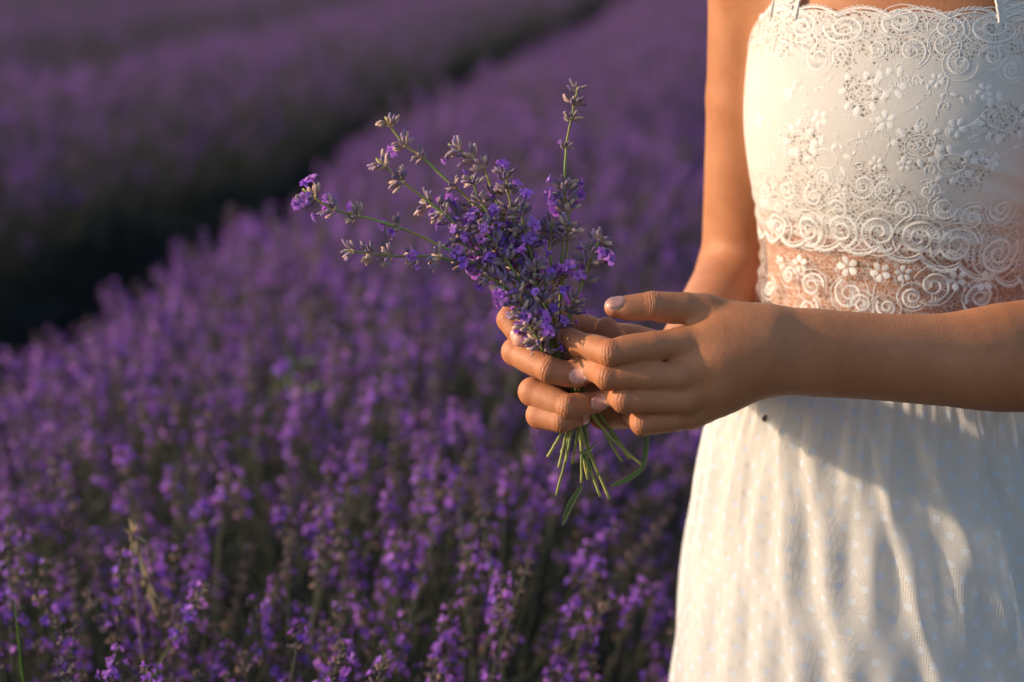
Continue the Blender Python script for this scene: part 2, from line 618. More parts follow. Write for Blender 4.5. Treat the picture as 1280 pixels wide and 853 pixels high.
KINDS = [  # seed, bloom, whorls, gap, size, density
    (1, 0.34, 5, 0.0105, 0.0062, 11, 'lavender stalk thick with open violet blossoms'),
    (2, 0.20, 5, 0.011, 0.0062, 11, 'lavender stalk half in bloom, violet flowers among grey buds'),
    (3, 0.04, 5, 0.011, 0.0064, 12, 'lavender stalk of faded grey-tan buds, almost no blossom'),
    (4, 0.11, 4, 0.012, 0.0064, 11, 'lavender stalk of mixed grey buds with scattered violet blossoms'),
    (5, 0.32, 3, 0.0095, 0.0062, 11, 'lavender stalk with a short compact violet flower head'),
    (6, 0.07, 5, 0.014, 0.0062, 9, 'lavender stalk with a long loose flower head of grey buds'),
]
LAV_MATS = [M_CALYX, M_PETAL, M_STEM, M_LEAF]
lav_coll = bpy.data.collections.new('lavender_kinds')
tuft_coll = bpy.data.collections.new('foliage_kinds')
STALK_STEM, STALK_FLOWER, STALK_LOW = [], [], []
SL = 0.36
for i, (sd, bl, nw, gp, sz, dn, lab) in enumerate(KINDS):
    st, fl, lo = stalk_mesh(sd, bl, nw, SL, gp, sz, dn)
    STALK_LOW.append(lo.build('flower_whorl', LAV_MATS) if lo.n else None)
    STALK_STEM.append(st.build('stem', LAV_MATS)); STALK_FLOWER.append(fl.build('flower_spike', LAV_MATS))
    both = MB()
    both.V = st.V + fl.V; both.M = st.M + fl.M; both.C = st.C + fl.C
    both.F = st.F + [[a + st.n for a in f] for f in fl.F]; both.n = st.n + fl.n
    if lo.n:
        both.V = both.V + lo.V; both.M = both.M + lo.M; both.C = both.C + lo.C
        both.F = both.F + [[a + both.n for a in f] for f in lo.F]
    lav_coll.objects.link(bpy.data.objects.new('kind_%d' % i, both.build('lavender_kind', LAV_MATS)))
for i in range(3):
    mb = MB(); rng = np.random.default_rng(40 + i)
    for k in range(26):
        a = rng.uniform(0, 6.28); el = rng.uniform(0.3, 1.4)
        d = np.array([math.cos(a) * math.cos(el), math.sin(a) * math.cos(el), math.sin(el)])
        leaf_strip(mb, d * 0.01, d, rng.uniform(0.05, 0.10), 0.0026, 0, 0.3, 3, [*(np.array([1, 1, 1]) * rng.uniform(0.6, 1.4)), 1])
    tuft_coll.objects.link(bpy.data.objects.new('tuft_%d' % i, mb.build('tuft', [M_LEAF])))


def scatter_group(coll):
    g = bpy.data.node_groups.new('scatter_' + coll.name, 'GeometryNodeTree')
    g.interface.new_socket('Geometry', in_out='INPUT', socket_type='NodeSocketGeometry')
    g.interface.new_socket('Geometry', in_out='OUTPUT', socket_type='NodeSocketGeometry')
    gi = g.nodes.new('NodeGroupInput'); go = g.nodes.new('NodeGroupOutput')
    ci = g.nodes.new('GeometryNodeCollectionInfo')
    ci.inputs['Collection'].default_value = coll
    ci.inputs['Separate Children'].default_value = True
    ci.inputs['Reset Children'].default_value = True
    ip = g.nodes.new('GeometryNodeInstanceOnPoints')
    ip.inputs['Pick Instance'].default_value = True
    def na(name, typ):
        n = g.nodes.new('GeometryNodeInputNamedAttribute'); n.data_type = typ; n.inputs['Name'].default_value = name
        return n.outputs[0]
    g.links.new(gi.outputs[0], ip.inputs['Points'])
    g.links.new(ci.outputs[0], ip.inputs['Instance'])
    g.links.new(na('kind_index', 'INT'), ip.inputs['Instance Index'])
    g.links.new(na('turn', 'FLOAT_VECTOR'), ip.inputs['Rotation'])
    g.links.new(na('size', 'FLOAT'), ip.inputs['Scale'])
    g.links.new(ip.outputs[0], go.inputs[0])
    return g


G_LAV = scatter_group(lav_coll); G_TUFT = scatter_group(tuft_coll)


def scatter(name, pts, rots, sizes, idx, group, parent=None):
    me = bpy.data.meshes.new(name)
    me.from_pydata(np.asarray(pts).tolist(), [], [])
    a = me.attributes.new('turn', 'FLOAT_VECTOR', 'POINT'); a.data.foreach_set('vector', np.asarray(rots, np.float32).ravel())
    a = me.attributes.new('size', 'FLOAT', 'POINT'); a.data.foreach_set('value', np.asarray(sizes, np.float32))
    a = me.attributes.new('kind_index', 'INT', 'POINT'); a.data.foreach_set('value', np.asarray(idx, np.int32))
    o = obj(name, me, parent)
    md = o.modifiers.new('scatter', 'NODES'); md.node_group = group
    return o


# ------------------------------------------------------------------ the rows
HALF = 0.53
PERSON_X, PERSON_Y = 0.285, 1.39
N_SINGLE = 260


def wander(S, k):
    return 0.06 * math.sin(S * 0.7 + k * 1.7) + 0.035 * math.sin(S * 1.9 + k)


def dome(u, S, k):
    """height of the flower tops across a row, u in -1..1"""
    h = 0.698 - 0.16 * abs(u) ** 2.6
    return h + 0.022 * math.sin(S * 3.1 + k * 2 + u * 2) + 0.018 * math.sin(S * 7.3 + u * 4 + k)


def field_row(k, Lc, S0, S1, dens):
    rng = np.random.default_rng(100 + k)
    pts, rots, sizes, idx, single = [], [], [], [], []
    tp, tr, ts, ti = [], [], [], []
    S = S0
    step = 0.1
    patch = rng.uniform(0, 6.28, 4)
    while S < S1:
        dist = max(1.0, S)
        dn = dens * (1.0 if dist < 5 else max(0.42, 5 / dist))
        n = rng.poisson(dn * step * 2 * HALF)
        for _ in range(n):
            u = rng.uniform(-1.06, 1.06) if k == 0 else rng.uniform(-1.0, 1.04); s = S + rng.uniform(0, step)
            L = Lc + u * HALF + wander(s, k)
            xy = L * N_ROW + s * E_ROW
            z = dome(u, s, k) + rng.normal(0, 0.030) - 0.13 * max(0, rng.uniform(-1.3, 1.0))
            tip = np.array([xy[0], xy[1], z])
            if (tip[0] - PERSON_X) ** 2 / 0.22 ** 2 + (tip[1] - PERSON_Y) ** 2 / 0.20 ** 2 < 1: continue
            lean = u * 0.42 + rng.normal(0, 0.19)
            d2 = N_ROW * lean + E_ROW * rng.normal(0, 0.19)
            d = np.array([d2[0], d2[1], 1.0]); d /= np.linalg.norm(d)
            sc = rng.uniform(0.88, 1.15)
            q = Vector(d).to_track_quat('Z', 'Y') @ Euler((0, 0, rng.uniform(0, 6.28))).to_quaternion()
            base = tip - d * SL * sc
            # drifts of fuller and of faded bloom along the row
            w = 0.5 + 0.5 * math.sin(s * 2.3 + patch[0]) * math.cos(u * 2.2 + patch[1])
            pr = np.array([0.16 + .14 * w, 0.20 + .06 * w, 0.26 - .16 * w, 0.16, 0.12, 0.10 - .04 * w]); pr /= pr.sum()
            kd = int(rng.choice(6, p=pr))
            rec = (base, q.to_euler(), sc, kd, tip)
            if k == 0:
                px, py, D = pix(tip)
                if s > 0.8 and D < 1.38 and py < 900: continue
                if 1.2 < D < 2.6 and -15 < px < 880 and 380 < py < 880:
                    single.append((D, rec)); continue
            pts.append(base); rots.append(list(rec[1])); sizes.append(sc); idx.append(kd)
        # leafy skirt of the bushes
        for _ in range(rng.poisson(dens * (0.55 if dist < 6 else 0.30) * step * 2 * HALF)):
            u = rng.uniform(-1.0, 1.0); s = S + rng.uniform(0, step)
            xy = (Lc + u * HALF * 0.98 + wander(s, k)) * N_ROW + s * E_ROW
            z = (0.34 - 0.20 * abs(u) ** 2.5) * rng.uniform(0.55, 1.05)
            tp.append((xy[0], xy[1], z)); tr.append((rng.normal(0, .4), rng.normal(0, .4), rng.uniform(0, 6.28)))
            ts.append(rng.uniform(0.8, 1.5)); ti.append(int(rng.integers(3)))
        S += step
    if single:
        single.sort(key=lambda a: a[0])
        for D, r in single[N_SINGLE:]:
            pts.append(r[0]); rots.append(list(r[1])); sizes.append(r[2]); idx.append(r[3])
        for D, r in single[:N_SINGLE]:
            e = empty('lavender_stalk', r[0])
            e.rotation_euler = r[1]; e.scale = (r[2],) * 3
            tag(e, KINDS[r[3]][6] + ', standing in the nearest row', 'lavender', 'lavender stalks in the nearest row')
            obj('stem', STALK_STEM[r[3]], e); obj('flower_spike', STALK_FLOWER[r[3]], e)
            if STALK_LOW[r[3]]: obj('flower_whorl', STALK_LOW[r[3]], e)
    o = scatter('lavender_row', pts, rots, sizes, idx, G_LAV)
    tag(o, ROW_LABEL[k], 'lavender', kind='stuff')
    f = scatter('foliage', tp, tr, ts, ti, G_TUFT, o)
    tag(f, kind='stuff')
    # woody heart of the bushes under the leaves
    V = []; F = []
    ss = np.arange(S0, S1, 0.25); us = np.linspace(-1, 1, 9)
    for a, s in enumerate(ss):
        for b, u in enumerate(us):
            xy = (Lc + u * HALF * 0.86 + wander(s, k)) * N_ROW + s * E_ROW
            V.append((xy[0], xy[1], (0.22 * (1 - abs(u) ** 3) - 0.02) * (1 + 0.25 * math.sin(s * 5 + u * 3 + k))))
            if a and b:
                i = a * 9 + b
                F.append((i - 10, i - 9, i, i - 1))
    wd = obj('bush_wood', mesh('bush_wood', V, F, M_WOOD), o)
    tag(wd, kind='stuff')


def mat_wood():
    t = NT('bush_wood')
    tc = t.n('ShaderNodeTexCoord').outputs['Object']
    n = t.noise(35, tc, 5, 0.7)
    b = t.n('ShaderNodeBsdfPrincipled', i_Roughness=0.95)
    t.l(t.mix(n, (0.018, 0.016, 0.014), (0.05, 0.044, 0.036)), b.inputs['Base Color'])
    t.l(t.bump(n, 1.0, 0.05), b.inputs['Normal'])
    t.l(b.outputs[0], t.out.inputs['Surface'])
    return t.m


M_WOOD = mat_wood()
ROW_LABEL = ['nearest row of blooming lavender, right behind the bouquet', 'second row of lavender, across the first dark furrow',
             'third row of lavender, behind the second row', 'fourth row of lavender farther up the field',
             'fifth row of lavender farther up the field', 'sixth row of lavender at the far side of the field',
             'row of lavender running behind the person in the white dress',
             'row of lavender one furrow beyond the row behind the person', 'outermost row of lavender on the open side of the field']
PITCH_ROW = 1.70
L1 = -0.555
field_row(0, L1, -0.4, 26, 880)
field_row(1, L1 - PITCH_ROW, 0.5, 28, 560)
field_row(2, L1 - 2 * PITCH_ROW, 2.0, 28, 520)
field_row(3, L1 - 3 * PITCH_ROW, 4.0, 28, 420)
field_row(4, L1 - 4 * PITCH_ROW, 6.0, 28, 380)
field_row(5, L1 - 5 * PITCH_ROW, 8.0, 28, 380)
field_row(6, L1 + PITCH_ROW + 0.05, 0.4, 20, 480)
field_row(7, L1 + 2 * PITCH_ROW + 0.05, 0.8, 22, 330)
field_row(8, L1 + 3 * PITCH_ROW + 0.05, 1.5, 22, 280)

# ------------------------------------------------------------------ the person: one implicit surface, polygonised
MM = 0.001


def smin(a, b, k):
    h = np.maximum(k - np.abs(a - b), 0.0) / k
    return np.minimum(a, b) - h * h * k * 0.25


def cap(p, a, b, ra, rb):
    ba = b - a
    l2 = ba @ ba + 1e-12
    q = p - a
    s = q @ ba
    t = np.minimum(np.maximum(s / l2, 0), 1)
    d2 = np.einsum('ij,ij->i', q, q) - 2 * t * s + t * t * l2
    return np.sqrt(np.maximum(d2, 0)) - (ra + (rb - ra) * t)


def ellipsoid(p, c, R, r):
    q = (p - c) @ R.T
    k0 = np.sqrt(((q / r) ** 2).sum(1)); k1 = np.sqrt(((q / (r * r)) ** 2).sum(1)) + 1e-9
    return k0 * (k0 - 1) / k1


# body axes: upright, front turned about 22 degrees to the picture's left
YAW = math.radians(22)
FRONT = np.array([-math.sin(YAW), -math.cos(YAW), 0]); SIDE = np.array([math.cos(YAW), -math.sin(YAW), 0]); UP = np.array([0, 0, 1.0])
O_XY = P(1125, 330, 165)[:2]
TZ = np.array([0.60, 0.70, 0.78, 0.85, 0.90, 0.94, 0.98, 1.02, 1.06, 1.10, 1.135, 1.17, 1.20, 1.225])
TA = np.array([0.095, 0.108, 0.113, 0.108, 0.100, 0.096, 0.100, 0.108, 0.113, 0.112, 0.108, 0.098, 0.075, 0.045])
TB = np.array([0.070, 0.080, 0.083, 0.080, 0.075, 0.071, 0.074, 0.081, 0.083, 0.076, 0.068, 0.058, 0.046, 0.036])


def cub(z, Z, A):
    """smooth interpolation of a table (cosine-free, C1)"""
    z = np.clip(z, Z[0], Z[-1])
    m = np.gradient(A, Z)
    i = np.clip(np.searchsorted(Z, z) - 1, 0, len(Z) - 2)
    h = Z[i + 1] - Z[i]; t = (z - Z[i]) / h
    return ((2 * t**3 - 3 * t**2 + 1) * A[i] + (t**3 - 2 * t**2 + t) * h * m[i] + (-2 * t**3 + 3 * t**2) * A[i + 1] + (t**3 - t**2) * h * m[i + 1])


def torso(p):
    u = (p[:, :2] - O_XY) @ SIDE[:2]; v = (p[:, :2] - O_XY) @ FRONT[:2]; z = p[:, 2]
    a = cub(z, TZ, TA); b = cub(z, TZ, TB)
    k = np.sqrt((u / a) ** 2 + (v / b) ** 2)
    d = (k - 1) * np.minimum(a, b) * 0.9
    over = np.maximum(TZ[0] - z, z - TZ[-1])
    return np.where(over > 0, np.sqrt(np.maximum(d, 0) ** 2 + np.maximum(over, 0) ** 2) + np.minimum(np.maximum(d, over), 0), d)


def B(u, v, z):
    return np.array([*(O_XY + u * SIDE[:2] + v * FRONT[:2]), z])


def J(*a):
    return [P(*q) for q in a]


# her left hand (the nearer one): joints read off the photograph, depth in mm beyond the bouquet
# chains: [(px, py, dz, radius mm), ...] - a tapering limb through these points
LH = dict(
    palm=[
        [(952, 414, -16, 15), (900, 418, -22, 13.5), (850, 428, -25, 7.6)], [(952, 432, -20, 15), (900, 447, -25, 13), (847, 470, -27, 7.5)],
        [(952, 450, -19, 14.5), (905, 473, -22, 12.5), (856, 500, -22, 7.0)], [(952, 464, -14, 14), (910, 494, -15, 12), (866, 521, -13, 6.4)],
        [(948, 420, -10, 15), (915, 402, -12, 13), (882, 387, -14, 8.4)],      # thumb metacarpal
        [(930, 428, 4, 12), (875, 404, -6, 9.5)],                            # ball of the thumb
        [(938, 470, 4, 12), (880, 512, 0, 9.5)],                             # heel
        [(1436, 432, 45, 33), (1280, 428, 14, 27.5), (1180, 438, 3, 23.6), (1090, 435, -5, 22.2), (1000, 424, -11, 20), (940, 424, -14, 16)],
        [(1436, 432, 47, 33), (1280, 461, 16, 28.3), (1180, 460, 5, 24.8), (1090, 457, -2, 22.0), (1000, 457, -9, 19.6), (940, 455, -12, 16)]],
    fingers=[  # joints, radii (mm), back-of-finger direction (right, up, towards camera), nail size
        dict(j=[(850, 428, -26), (764, 442, -33), (724, 430, -12), (704, 420, 2)], r=[10.2, 8.7, 7.2, 5.7], n=(-0.80, -0.25, 0.42), nail=(4.8, 5.4)),
        dict(j=[(847, 470, -28), (760, 471, -29), (733, 453, -4), (715, 443, 12)], r=[10.0, 8.6, 7.4, 5.9], n=(-0.75, -0.25, 0.25), nail=(4.8, 5.4)),
        dict(j=[(856, 500, -23), (780, 500, -26), (768, 490, 2), (781, 484, 24)], r=[9.4, 8.2, 7.1, 5.8], n=(-0.9, 0.0, 0.1), nail=(4.5, 5.0)),
        dict(j=[(866, 521, -14), (803, 530, -17), (790, 522, 6), (799, 516, 22)], r=[8.5, 7.4, 6.5, 5.4], n=(-0.9, -0.2, 0.1), nail=(3.8, 4.4)),
        dict(j=[(882, 387, -15), (816, 382.5, -21), (768, 384.5, -21)], r=[10.6, 9.0, 6.5], n=(-0.10, 0.72, 0.62), nail=(5.8, 7.0), thumb=1)],
    box=((690, 340, -60), (965, 560, 50)))

# her right hand, closed round the stems from behind
RH = dict(
    palm=[
        [(838, 452, 88, 15), (795, 432, 68, 14), (748, 418, 50, 8)], [(838, 460, 92, 15), (790, 450, 73, 14), (742, 446, 56, 8)],
        [(838, 470, 92, 15), (792, 470, 74, 13.5), (746, 474, 56, 7.6)], [(838, 480, 88, 14), (795, 490, 68, 13), (752, 500, 48, 7.4)],
        [(830, 500, 70, 12), (790, 512, 48, 12.5), (754, 518, 32, 10.5)],     # outer edge of the palm
        [(838, 455, 82, 15), (820, 455, 60, 14), (803, 455, 38, 8.4)],         # thumb root
        [(928, 345, 262, 31), (850, 456, 98, 20.5), (836, 460, 86, 16)], [(922, 352, 262, 30), (852, 476, 100, 20), (836, 476, 88, 15)]],
    fingers=[
        dict(j=[(748, 418, 50), (652, 379, 36), (637, 400, 13), (652, 424, 3)], r=[10.8, 9.2, 8.1, 6.4], n=(-0.45, 0.10, 0.85), nail=(5.2, 5.8)),
        dict(j=[(742, 446, 56), (645, 440, 12), (686, 462, -10), (720, 472, -10)], r=[10.8, 9.2, 8.2, 6.7], n=(0.05, 0.10, 0.98), nail=(5.0, 5.5)),
        dict(j=[(746, 474, 56), (666, 490, 8), (710, 508, -8), (744, 504, -4)], r=[10.6, 9.2, 7.7, 6.5], n=(0.22, 0.0, 0.97), nail=(4.9, 5.3)),
        dict(j=[(752, 500, 48), (675, 519, 8), (702, 526, -3), (726, 521, 6)], r=[10.2, 8.8, 7.6, 5.8], n=(0.1, -0.4, 0.9), nail=(3.8, 4.2)),
        dict(j=[(803, 455, 38), (774, 438, 22), (758, 410, 20)], r=[11.2, 9.6, 7.2], n=(0.25, 0.1, -0.96), nail=(5.4, 6.2), thumb=1)],
    box=((615, 350, -40), (875, 550, 140)))

for H in (LH, RH):
    def sub(c):
        if len(c) < 3: return c
        q = smooth_path(np.array(c, float), (len(c) - 1) * 4 + 1)
        return [tuple(x) for x in q]
    H['palm'] = [sub(c) for c in H['palm']]
    H['pc'] = [[(P(*c[i][:3]), P(*c[i + 1][:3]), c[i][3] * MM, c[i + 1][3] * MM) for i in range(len(c) - 1)] for c in H['palm']]
    for f in H['fingers']:
        f['J'] = J(*f['j']); f['R'] = [r * MM for r in f['r']]; f['N'] = camdir(*f['n'])
        Rb = [f['R'][0] * 0.90] + f['R'][1:]
        mid = f['J'][0] * 0.60 + f['J'][1] * 0.40
        f['SJ'] = [f['J'][0], mid] + f['J'][1:]; f['SR'] = [Rb[0], f['R'][0] * 0.58 + f['R'][1] * 0.42] + Rb[1:]
        a, b = f['J'][-2], f['J'][-1]
        ax = (b - a) / np.linalg.norm(b - a)
        n = f['N'] - (f['N'] @ ax) * ax; n /= np.linalg.norm(n)
        f['ax'] = ax; f['nn'] = n; f['ss'] = np.cross(ax, n)
        f['nc'] = b + ax * f['R'][-1] * 0.10 + n * f['R'][-1] * 0.86
    pts = np.array([q for c in H['pc'] for g in c for q in g[:2]] + [q for f in H['fingers'] for q in f['J']])
    H['bb'] = (pts.min(0) - 0.07, pts.max(0) + 0.07)


CREASE = False                # skin folds bend the shading, not the net


def pack(H):
    L = [(n_, *g) for n_, ch in enumerate(H['pc']) for g in ch]
    L += [(100 + n_, f['J'][i], f['J'][i + 1], f['R'][i], f['R'][i + 1]) for n_, f in enumerate(H['fingers']) for i in range(len(f['J']) - 1)]
    H['kA'] = np.array([x[1] for x in L]); H['kB'] = np.array([x[2] for x in L]) - H['kA']
    H['kr'] = np.array([x[3] for x in L]); H['ks'] = np.array([x[4] for x in L]) - H['kr']
    H['kid'] = np.array([x[0] for x in L]); H['kl'] = (H['kB'] ** 2).sum(1) + 1e-12
    H['chains'] = [np.where(H['kid'] == n_)[0] for n_ in range(len(H['pc']))]
    H['fch'] = [np.where(H['kid'] == 100 + n_)[0] for n_ in range(len(H['fingers']))]


def prim_at(c, H):
    """distance of every chain piece from one point, for culling"""
    q = c - H['kA']
    t = np.clip((q * H['kB']).sum(1) / H['kl'], 0, 1)
    return np.sqrt(((q - t[:, None] * H['kB']) ** 2).sum(1)) - H['kr'] - H['ks'] * t


for H in (LH, RH): pack(H)


def hand(p, H):
    palm = None
    lim, pcd, fgd = None, None, None
    if len(p) > 40:
        c0 = (p.min(0) + p.max(0)) / 2
        R0 = np.linalg.norm(p.max(0) - p.min(0)) / 2
        if R0 < 0.04:
            al = prim_at(c0, H)
            lim = al.min() + 2 * R0 + 0.014
            pcd = [al[i] for i in H['chains']]; fgd = [al[i].min() for i in H['fch']]
            pcm = [x.min() + 2 * R0 for x in pcd]
    for n_, ch in enumerate(H['pc']):
        d = None
        for i_, (a, b, ra, rb) in enumerate(ch):
            if lim is not None and (pcd[n_][i_] > lim or pcd[n_][i_] > pcm[n_]): continue
            s = cap(p, a, b, ra, rb)
            d = s if d is None else np.minimum(d, s)
        if d is None: continue
        palm = d if palm is None else smin(palm, d, 0.010 if n_ < len(H['pc']) - 2 else 0.014)
    if palm is None: palm = np.full(len(p), 0.2)
    res = palm
    for fi, f in enumerate(H['fingers']):
        if lim is not None and fgd[fi] > lim: continue
        Jt, R = f['J'], f['R']
        d = None
        SJ, SR = f['SJ'], f['SR']
        for i in range(len(SJ) - 1):
            a, b = SJ[i], SJ[i + 1]
            s = cap(p, a, b, SR[i], SR[i + 1])
            # flesh on the inner side of the segment
            ax = (b - a) / np.linalg.norm(b - a)
            dors = f['N'] - (f['N'] @ ax) * ax; dors /= np.linalg.norm(dors)
            c = a * 0.5 + b * 0.5 - dors * 0.0016
            s = smin(s, cap(p, a * .65 + b * .35 - dors * .0014, a * .35 + b * .65 - dors * .0014, (SR[i] * .6 + SR[i + 1] * .4) * 0.97, (SR[i] * .4 + SR[i + 1] * .6) * 0.97), 0.003) if i else s
            d = s if d is None else smin(d, s, 0.0016)
        near = d < 0.012
        if near.any():
            q = p[near]
            dd = d[near]
            for i in range(1, len(Jt) - 1):
                a = Jt[i] - Jt[i - 1]; a = a / np.linalg.norm(a); c = Jt[i + 1] - Jt[i]; c = c / np.linalg.norm(c)
                ax = a + c; ax /= np.linalg.norm(ax)
                dors = a - c; bend = np.linalg.norm(dors)
                dn = dors / bend if bend > 0.25 else f['N'] - (f['N'] @ ax) * ax
                dn = dn / np.linalg.norm(dn)
                r = q - Jt[i]
                tt = r @ ax; up = r @ dn / R[i]; sd = np.sqrt((r * r).sum(1))
                w = np.exp(-(sd / (1.5 * R[i])) ** 2)
                dd = dd - 0.00025 * np.exp(-(tt / (0.7 * R[i])) ** 2) * w
                side = np.clip(up * 1.4 - 0.1, 0, 1)
                st = 0.0019 if bend < 0.6 else 0.0026
                cr = 0
                for m_, am in ((-1.25, .6), (-0.4, 1.0), (0.5, .8), (1.3, .5)):
                    wob = 0.0005 * np.sin((r @ np.cross(ax, dn)) * 600 + m_ * 3)
                    cr = cr + am * np.exp(-((tt - m_ * st + wob) / 0.00062) ** 2)
                if CREASE: dd = dd + 0.00012 * cr * side * w
                dd = dd + 0.0006 * np.exp(-(tt / 0.0011) ** 2) * np.clip(-up * 1.2 - 0.2, 0, 1) * w
            r = q - f['nc']
            u = (r @ f['ss']) / (f['nail'][0] * MM); v = (r @ f['ax']) / (f['nail'][1] * MM); hgt = r @ f['nn']
            k = (np.abs(u) ** 2.6 + np.abs(v) ** 2.6) ** (1 / 2.6)
            on = np.exp(-np.maximum(np.abs(hgt) - 0.002, 0) / 0.001)
            groove = np.exp(-((k - 1.04) / 0.10) ** 2) * (0.55 + 0.45 * (v < 0.5))
            dd = dd + (0.00085 * groove - 0.0003 * (k < 0.97)) * on
            d = d.copy(); d[near] = dd
        k = 0.0008 + 0.0065 * np.exp(-(((p - Jt[0]) ** 2).sum(1)) / (0.016 if not f.get('thumb') else 0.019) ** 2)
        m = smin(palm, d, k)
        res = m if res is None else np.minimum(res, m)
    return res


def nail_attr(p, H):
    nail = np.zeros(len(p)); tipm = np.zeros(len(p)); red = np.zeros(len(p))
    for f in H['fingers']:
        r = p - f['nc']
        u = (r @ f['ss']) / (f['nail'][0] * MM); v = (r @ f['ax']) / (f['nail'][1] * MM); hgt = r @ f['nn']
        k = (np.abs(u) ** 2.6 + np.abs(v) ** 2.6) ** (1 / 2.6)
        m = np.clip((1.03 - k) / 0.12, 0, 1) * (np.abs(hgt) < 0.0035)
        nail = np.maximum(nail, m)
        tipm = np.maximum(tipm, m * np.clip((v - 0.66) / 0.14, 0, 1) * 0.6)
        for i in range(1, len(f['J'])):
            q = ((p - f['J'][i]) ** 2).sum(1)
            red = np.maximum(red, np.exp(-q / (1.5 * f['R'][i]) ** 2) * (1.0 if i == len(f['J']) - 1 else 0.6))
    ft = np.zeros(len(p)); fm = np.zeros(len(p))
    for f in H['fingers']:
        Jt, R = f['J'], f['R']
        for i in range(1, len(Jt) - 1):
            a = Jt[i] - Jt[i - 1]; a = a / np.linalg.norm(a); c = Jt[i + 1] - Jt[i]; c = c / np.linalg.norm(c)
            ax = a + c; ax /= np.linalg.norm(ax)
            dors = a - c; bend = np.linalg.norm(dors)
            dn = dors / bend if bend > 0.25 else f['N'] - (f['N'] @ ax) * ax
            dn = dn / np.linalg.norm(dn)
            r = p - Jt[i]
            sd = np.sqrt((r * r).sum(1))
            m = np.clip((r @ dn) / R[i] * 1.5 - 0.05, 0, 1) * np.clip((1.75 * R[i] - sd) / (0.5 * R[i]), 0, 1) * (1.0 if bend < 0.7 else 0.6)
            # only skin that belongs to this finger
            own = np.minimum(cap(p, Jt[i - 1], Jt[i], R[i - 1], R[i]), cap(p, Jt[i], Jt[i + 1], R[i], R[i + 1])) < 0.0022
            m = m * own
            pick = m > fm
            ft[pick] = (r @ ax)[pick] * 1000 * (1.0 if bend < 0.7 else 0.8); fm[pick] = m[pick]
    return nail, tipm, red, ft, fm


SH_R, SH_L = B(-0.112, -0.012, 1.165), B(0.112, -0.012, 1.165)
EL_R, EL_L = P(926, 348, 262), P(1440, 430, 44)
NECK = B(0, -0.012, 1.19)
HEADC = B(0, 0.018, 1.375)
hf = FRONT * 0.93 + np.array([-0.25, 0, -0.22]); hf /= np.linalg.norm(hf)
hs = np.cross(hf, UP); hs /= np.linalg.norm(hs); hu = np.cross(hs, hf)
HR = np.array([hs, hf, hu])                            # rows: side, face, up


def hp(s, f, u): return HEADC + s * hs + f * hf + u * hu


def within(p, lo, hi, f):
    """evaluate f only near a box; far away the value does not matter"""
    m = np.all((p > lo) & (p < hi), axis=1)
    d = np.full(len(p), 0.5)
    if m.any(): d[m] = f(p[m])
    return d


def f_head(p):
    d = cap(p, NECK, hp(0, -0.012, -0.055), 0.043, 0.041)
    hd = ellipsoid(p, hp(0, -0.008, 0.028), HR, np.array([0.070, 0.090, 0.080]))
    hd = smin(hd, ellipsoid(p, hp(0, 0.022, -0.035), HR, np.array([0.052, 0.062, 0.062])), 0.03)
    hd = smin(hd, cap(p, hp(0, 0.078, 0.010), hp(0, 0.098, -0.022), 0.006, 0.010), 0.010)        # nose
    hd = smin(hd, cap(p, hp(-0.016, 0.078, -0.048), hp(0.016, 0.078, -0.048), 0.007, 0.007), 0.006)
    hd = np.maximum(hd, -cap(p, hp(-0.012, 0.088, -0.048), hp(0.012, 0.088, -0.048), 0.0022, 0.0022))
    hd = smin(hd, cap(p, hp(0, 0.066, -0.080), hp(0, 0.072, -0.084), 0.014, 0.012), 0.012)       # chin
    for s in (-1, 1):
        hd = smin(hd, ellipsoid(p, hp(s * 0.030, 0.068, 0.010), HR, np.array([0.0125, 0.012, 0.0105])), 0.003)
        hd = smin(hd, ellipsoid(p, hp(s * 0.072, -0.008, 0.000), HR, np.array([0.008, 0.018, 0.028])), 0.006)
    return smin(d, hd, 0.020)


def f_legs(p):
    d = None
    for s in (-1, 1):
        hip, kn, an = B(s * 0.060, 0, 0.66), B(s * 0.062, 0.012, 0.385), B(s * 0.064, -0.012, 0.075)
        calf = kn * .65 + an * .35 - FRONT * 0.008
        for c in ((hip, kn, 0.068, 0.046), (kn, calf, 0.045, 0.044), (calf, an, 0.044, 0.029),
                  (an - FRONT * 0.018 - UP * 0.045, B(s * 0.066, 0.135, 0.030), 0.030, 0.022), (an, an - UP * 0.03, 0.029, 0.032)):
            q = cap(p, *c)
            d = q if d is None else smin(d, q, 0.012)
    return d


def f_arm(p, sh, el):
    mid = sh * 0.6 + el * 0.4
    return smin(cap(p, sh, mid, 0.0385, 0.0345), cap(p, mid, el, 0.0345, 0.0305), 0.004)


BOXES = None


def rest(p):
    """torso, shoulders, neck, head, legs and upper arms"""
    d = within(p, B(0, 0, 0.5) - np.array([.25, .25, 0]), B(0, 0, 1.30) + np.array([.25, .25, 0]), torso)
    up = p[:, 2] > 1.0
    if up.any():
        q = p[up]
        e = smin(d[up], cap(q, B(-0.07, -0.015, 1.178), SH_R, 0.034, 0.041), 0.03)
        e = smin(e, cap(q, B(0.07, -0.015, 1.178), SH_L, 0.034, 0.041), 0.03)
        d[up] = e
    for sh, el in ((SH_R, EL_R), (SH_L, EL_L)):
        lo, hi = np.minimum(sh, el) - 0.11, np.maximum(sh, el) + 0.11
        d = smin(d, within(p, lo, hi, lambda q: f_arm(q, sh, el)), 0.005)
    d = smin(d, within(p, np.array([-9, -9, 1.12]), np.array([9, 9, 9.0]), f_head), 0.03)
    d = smin(d, within(p, np.array([-9, -9, -9]), np.array([9, 9, 0.80]), f_legs), 0.03)
    return d


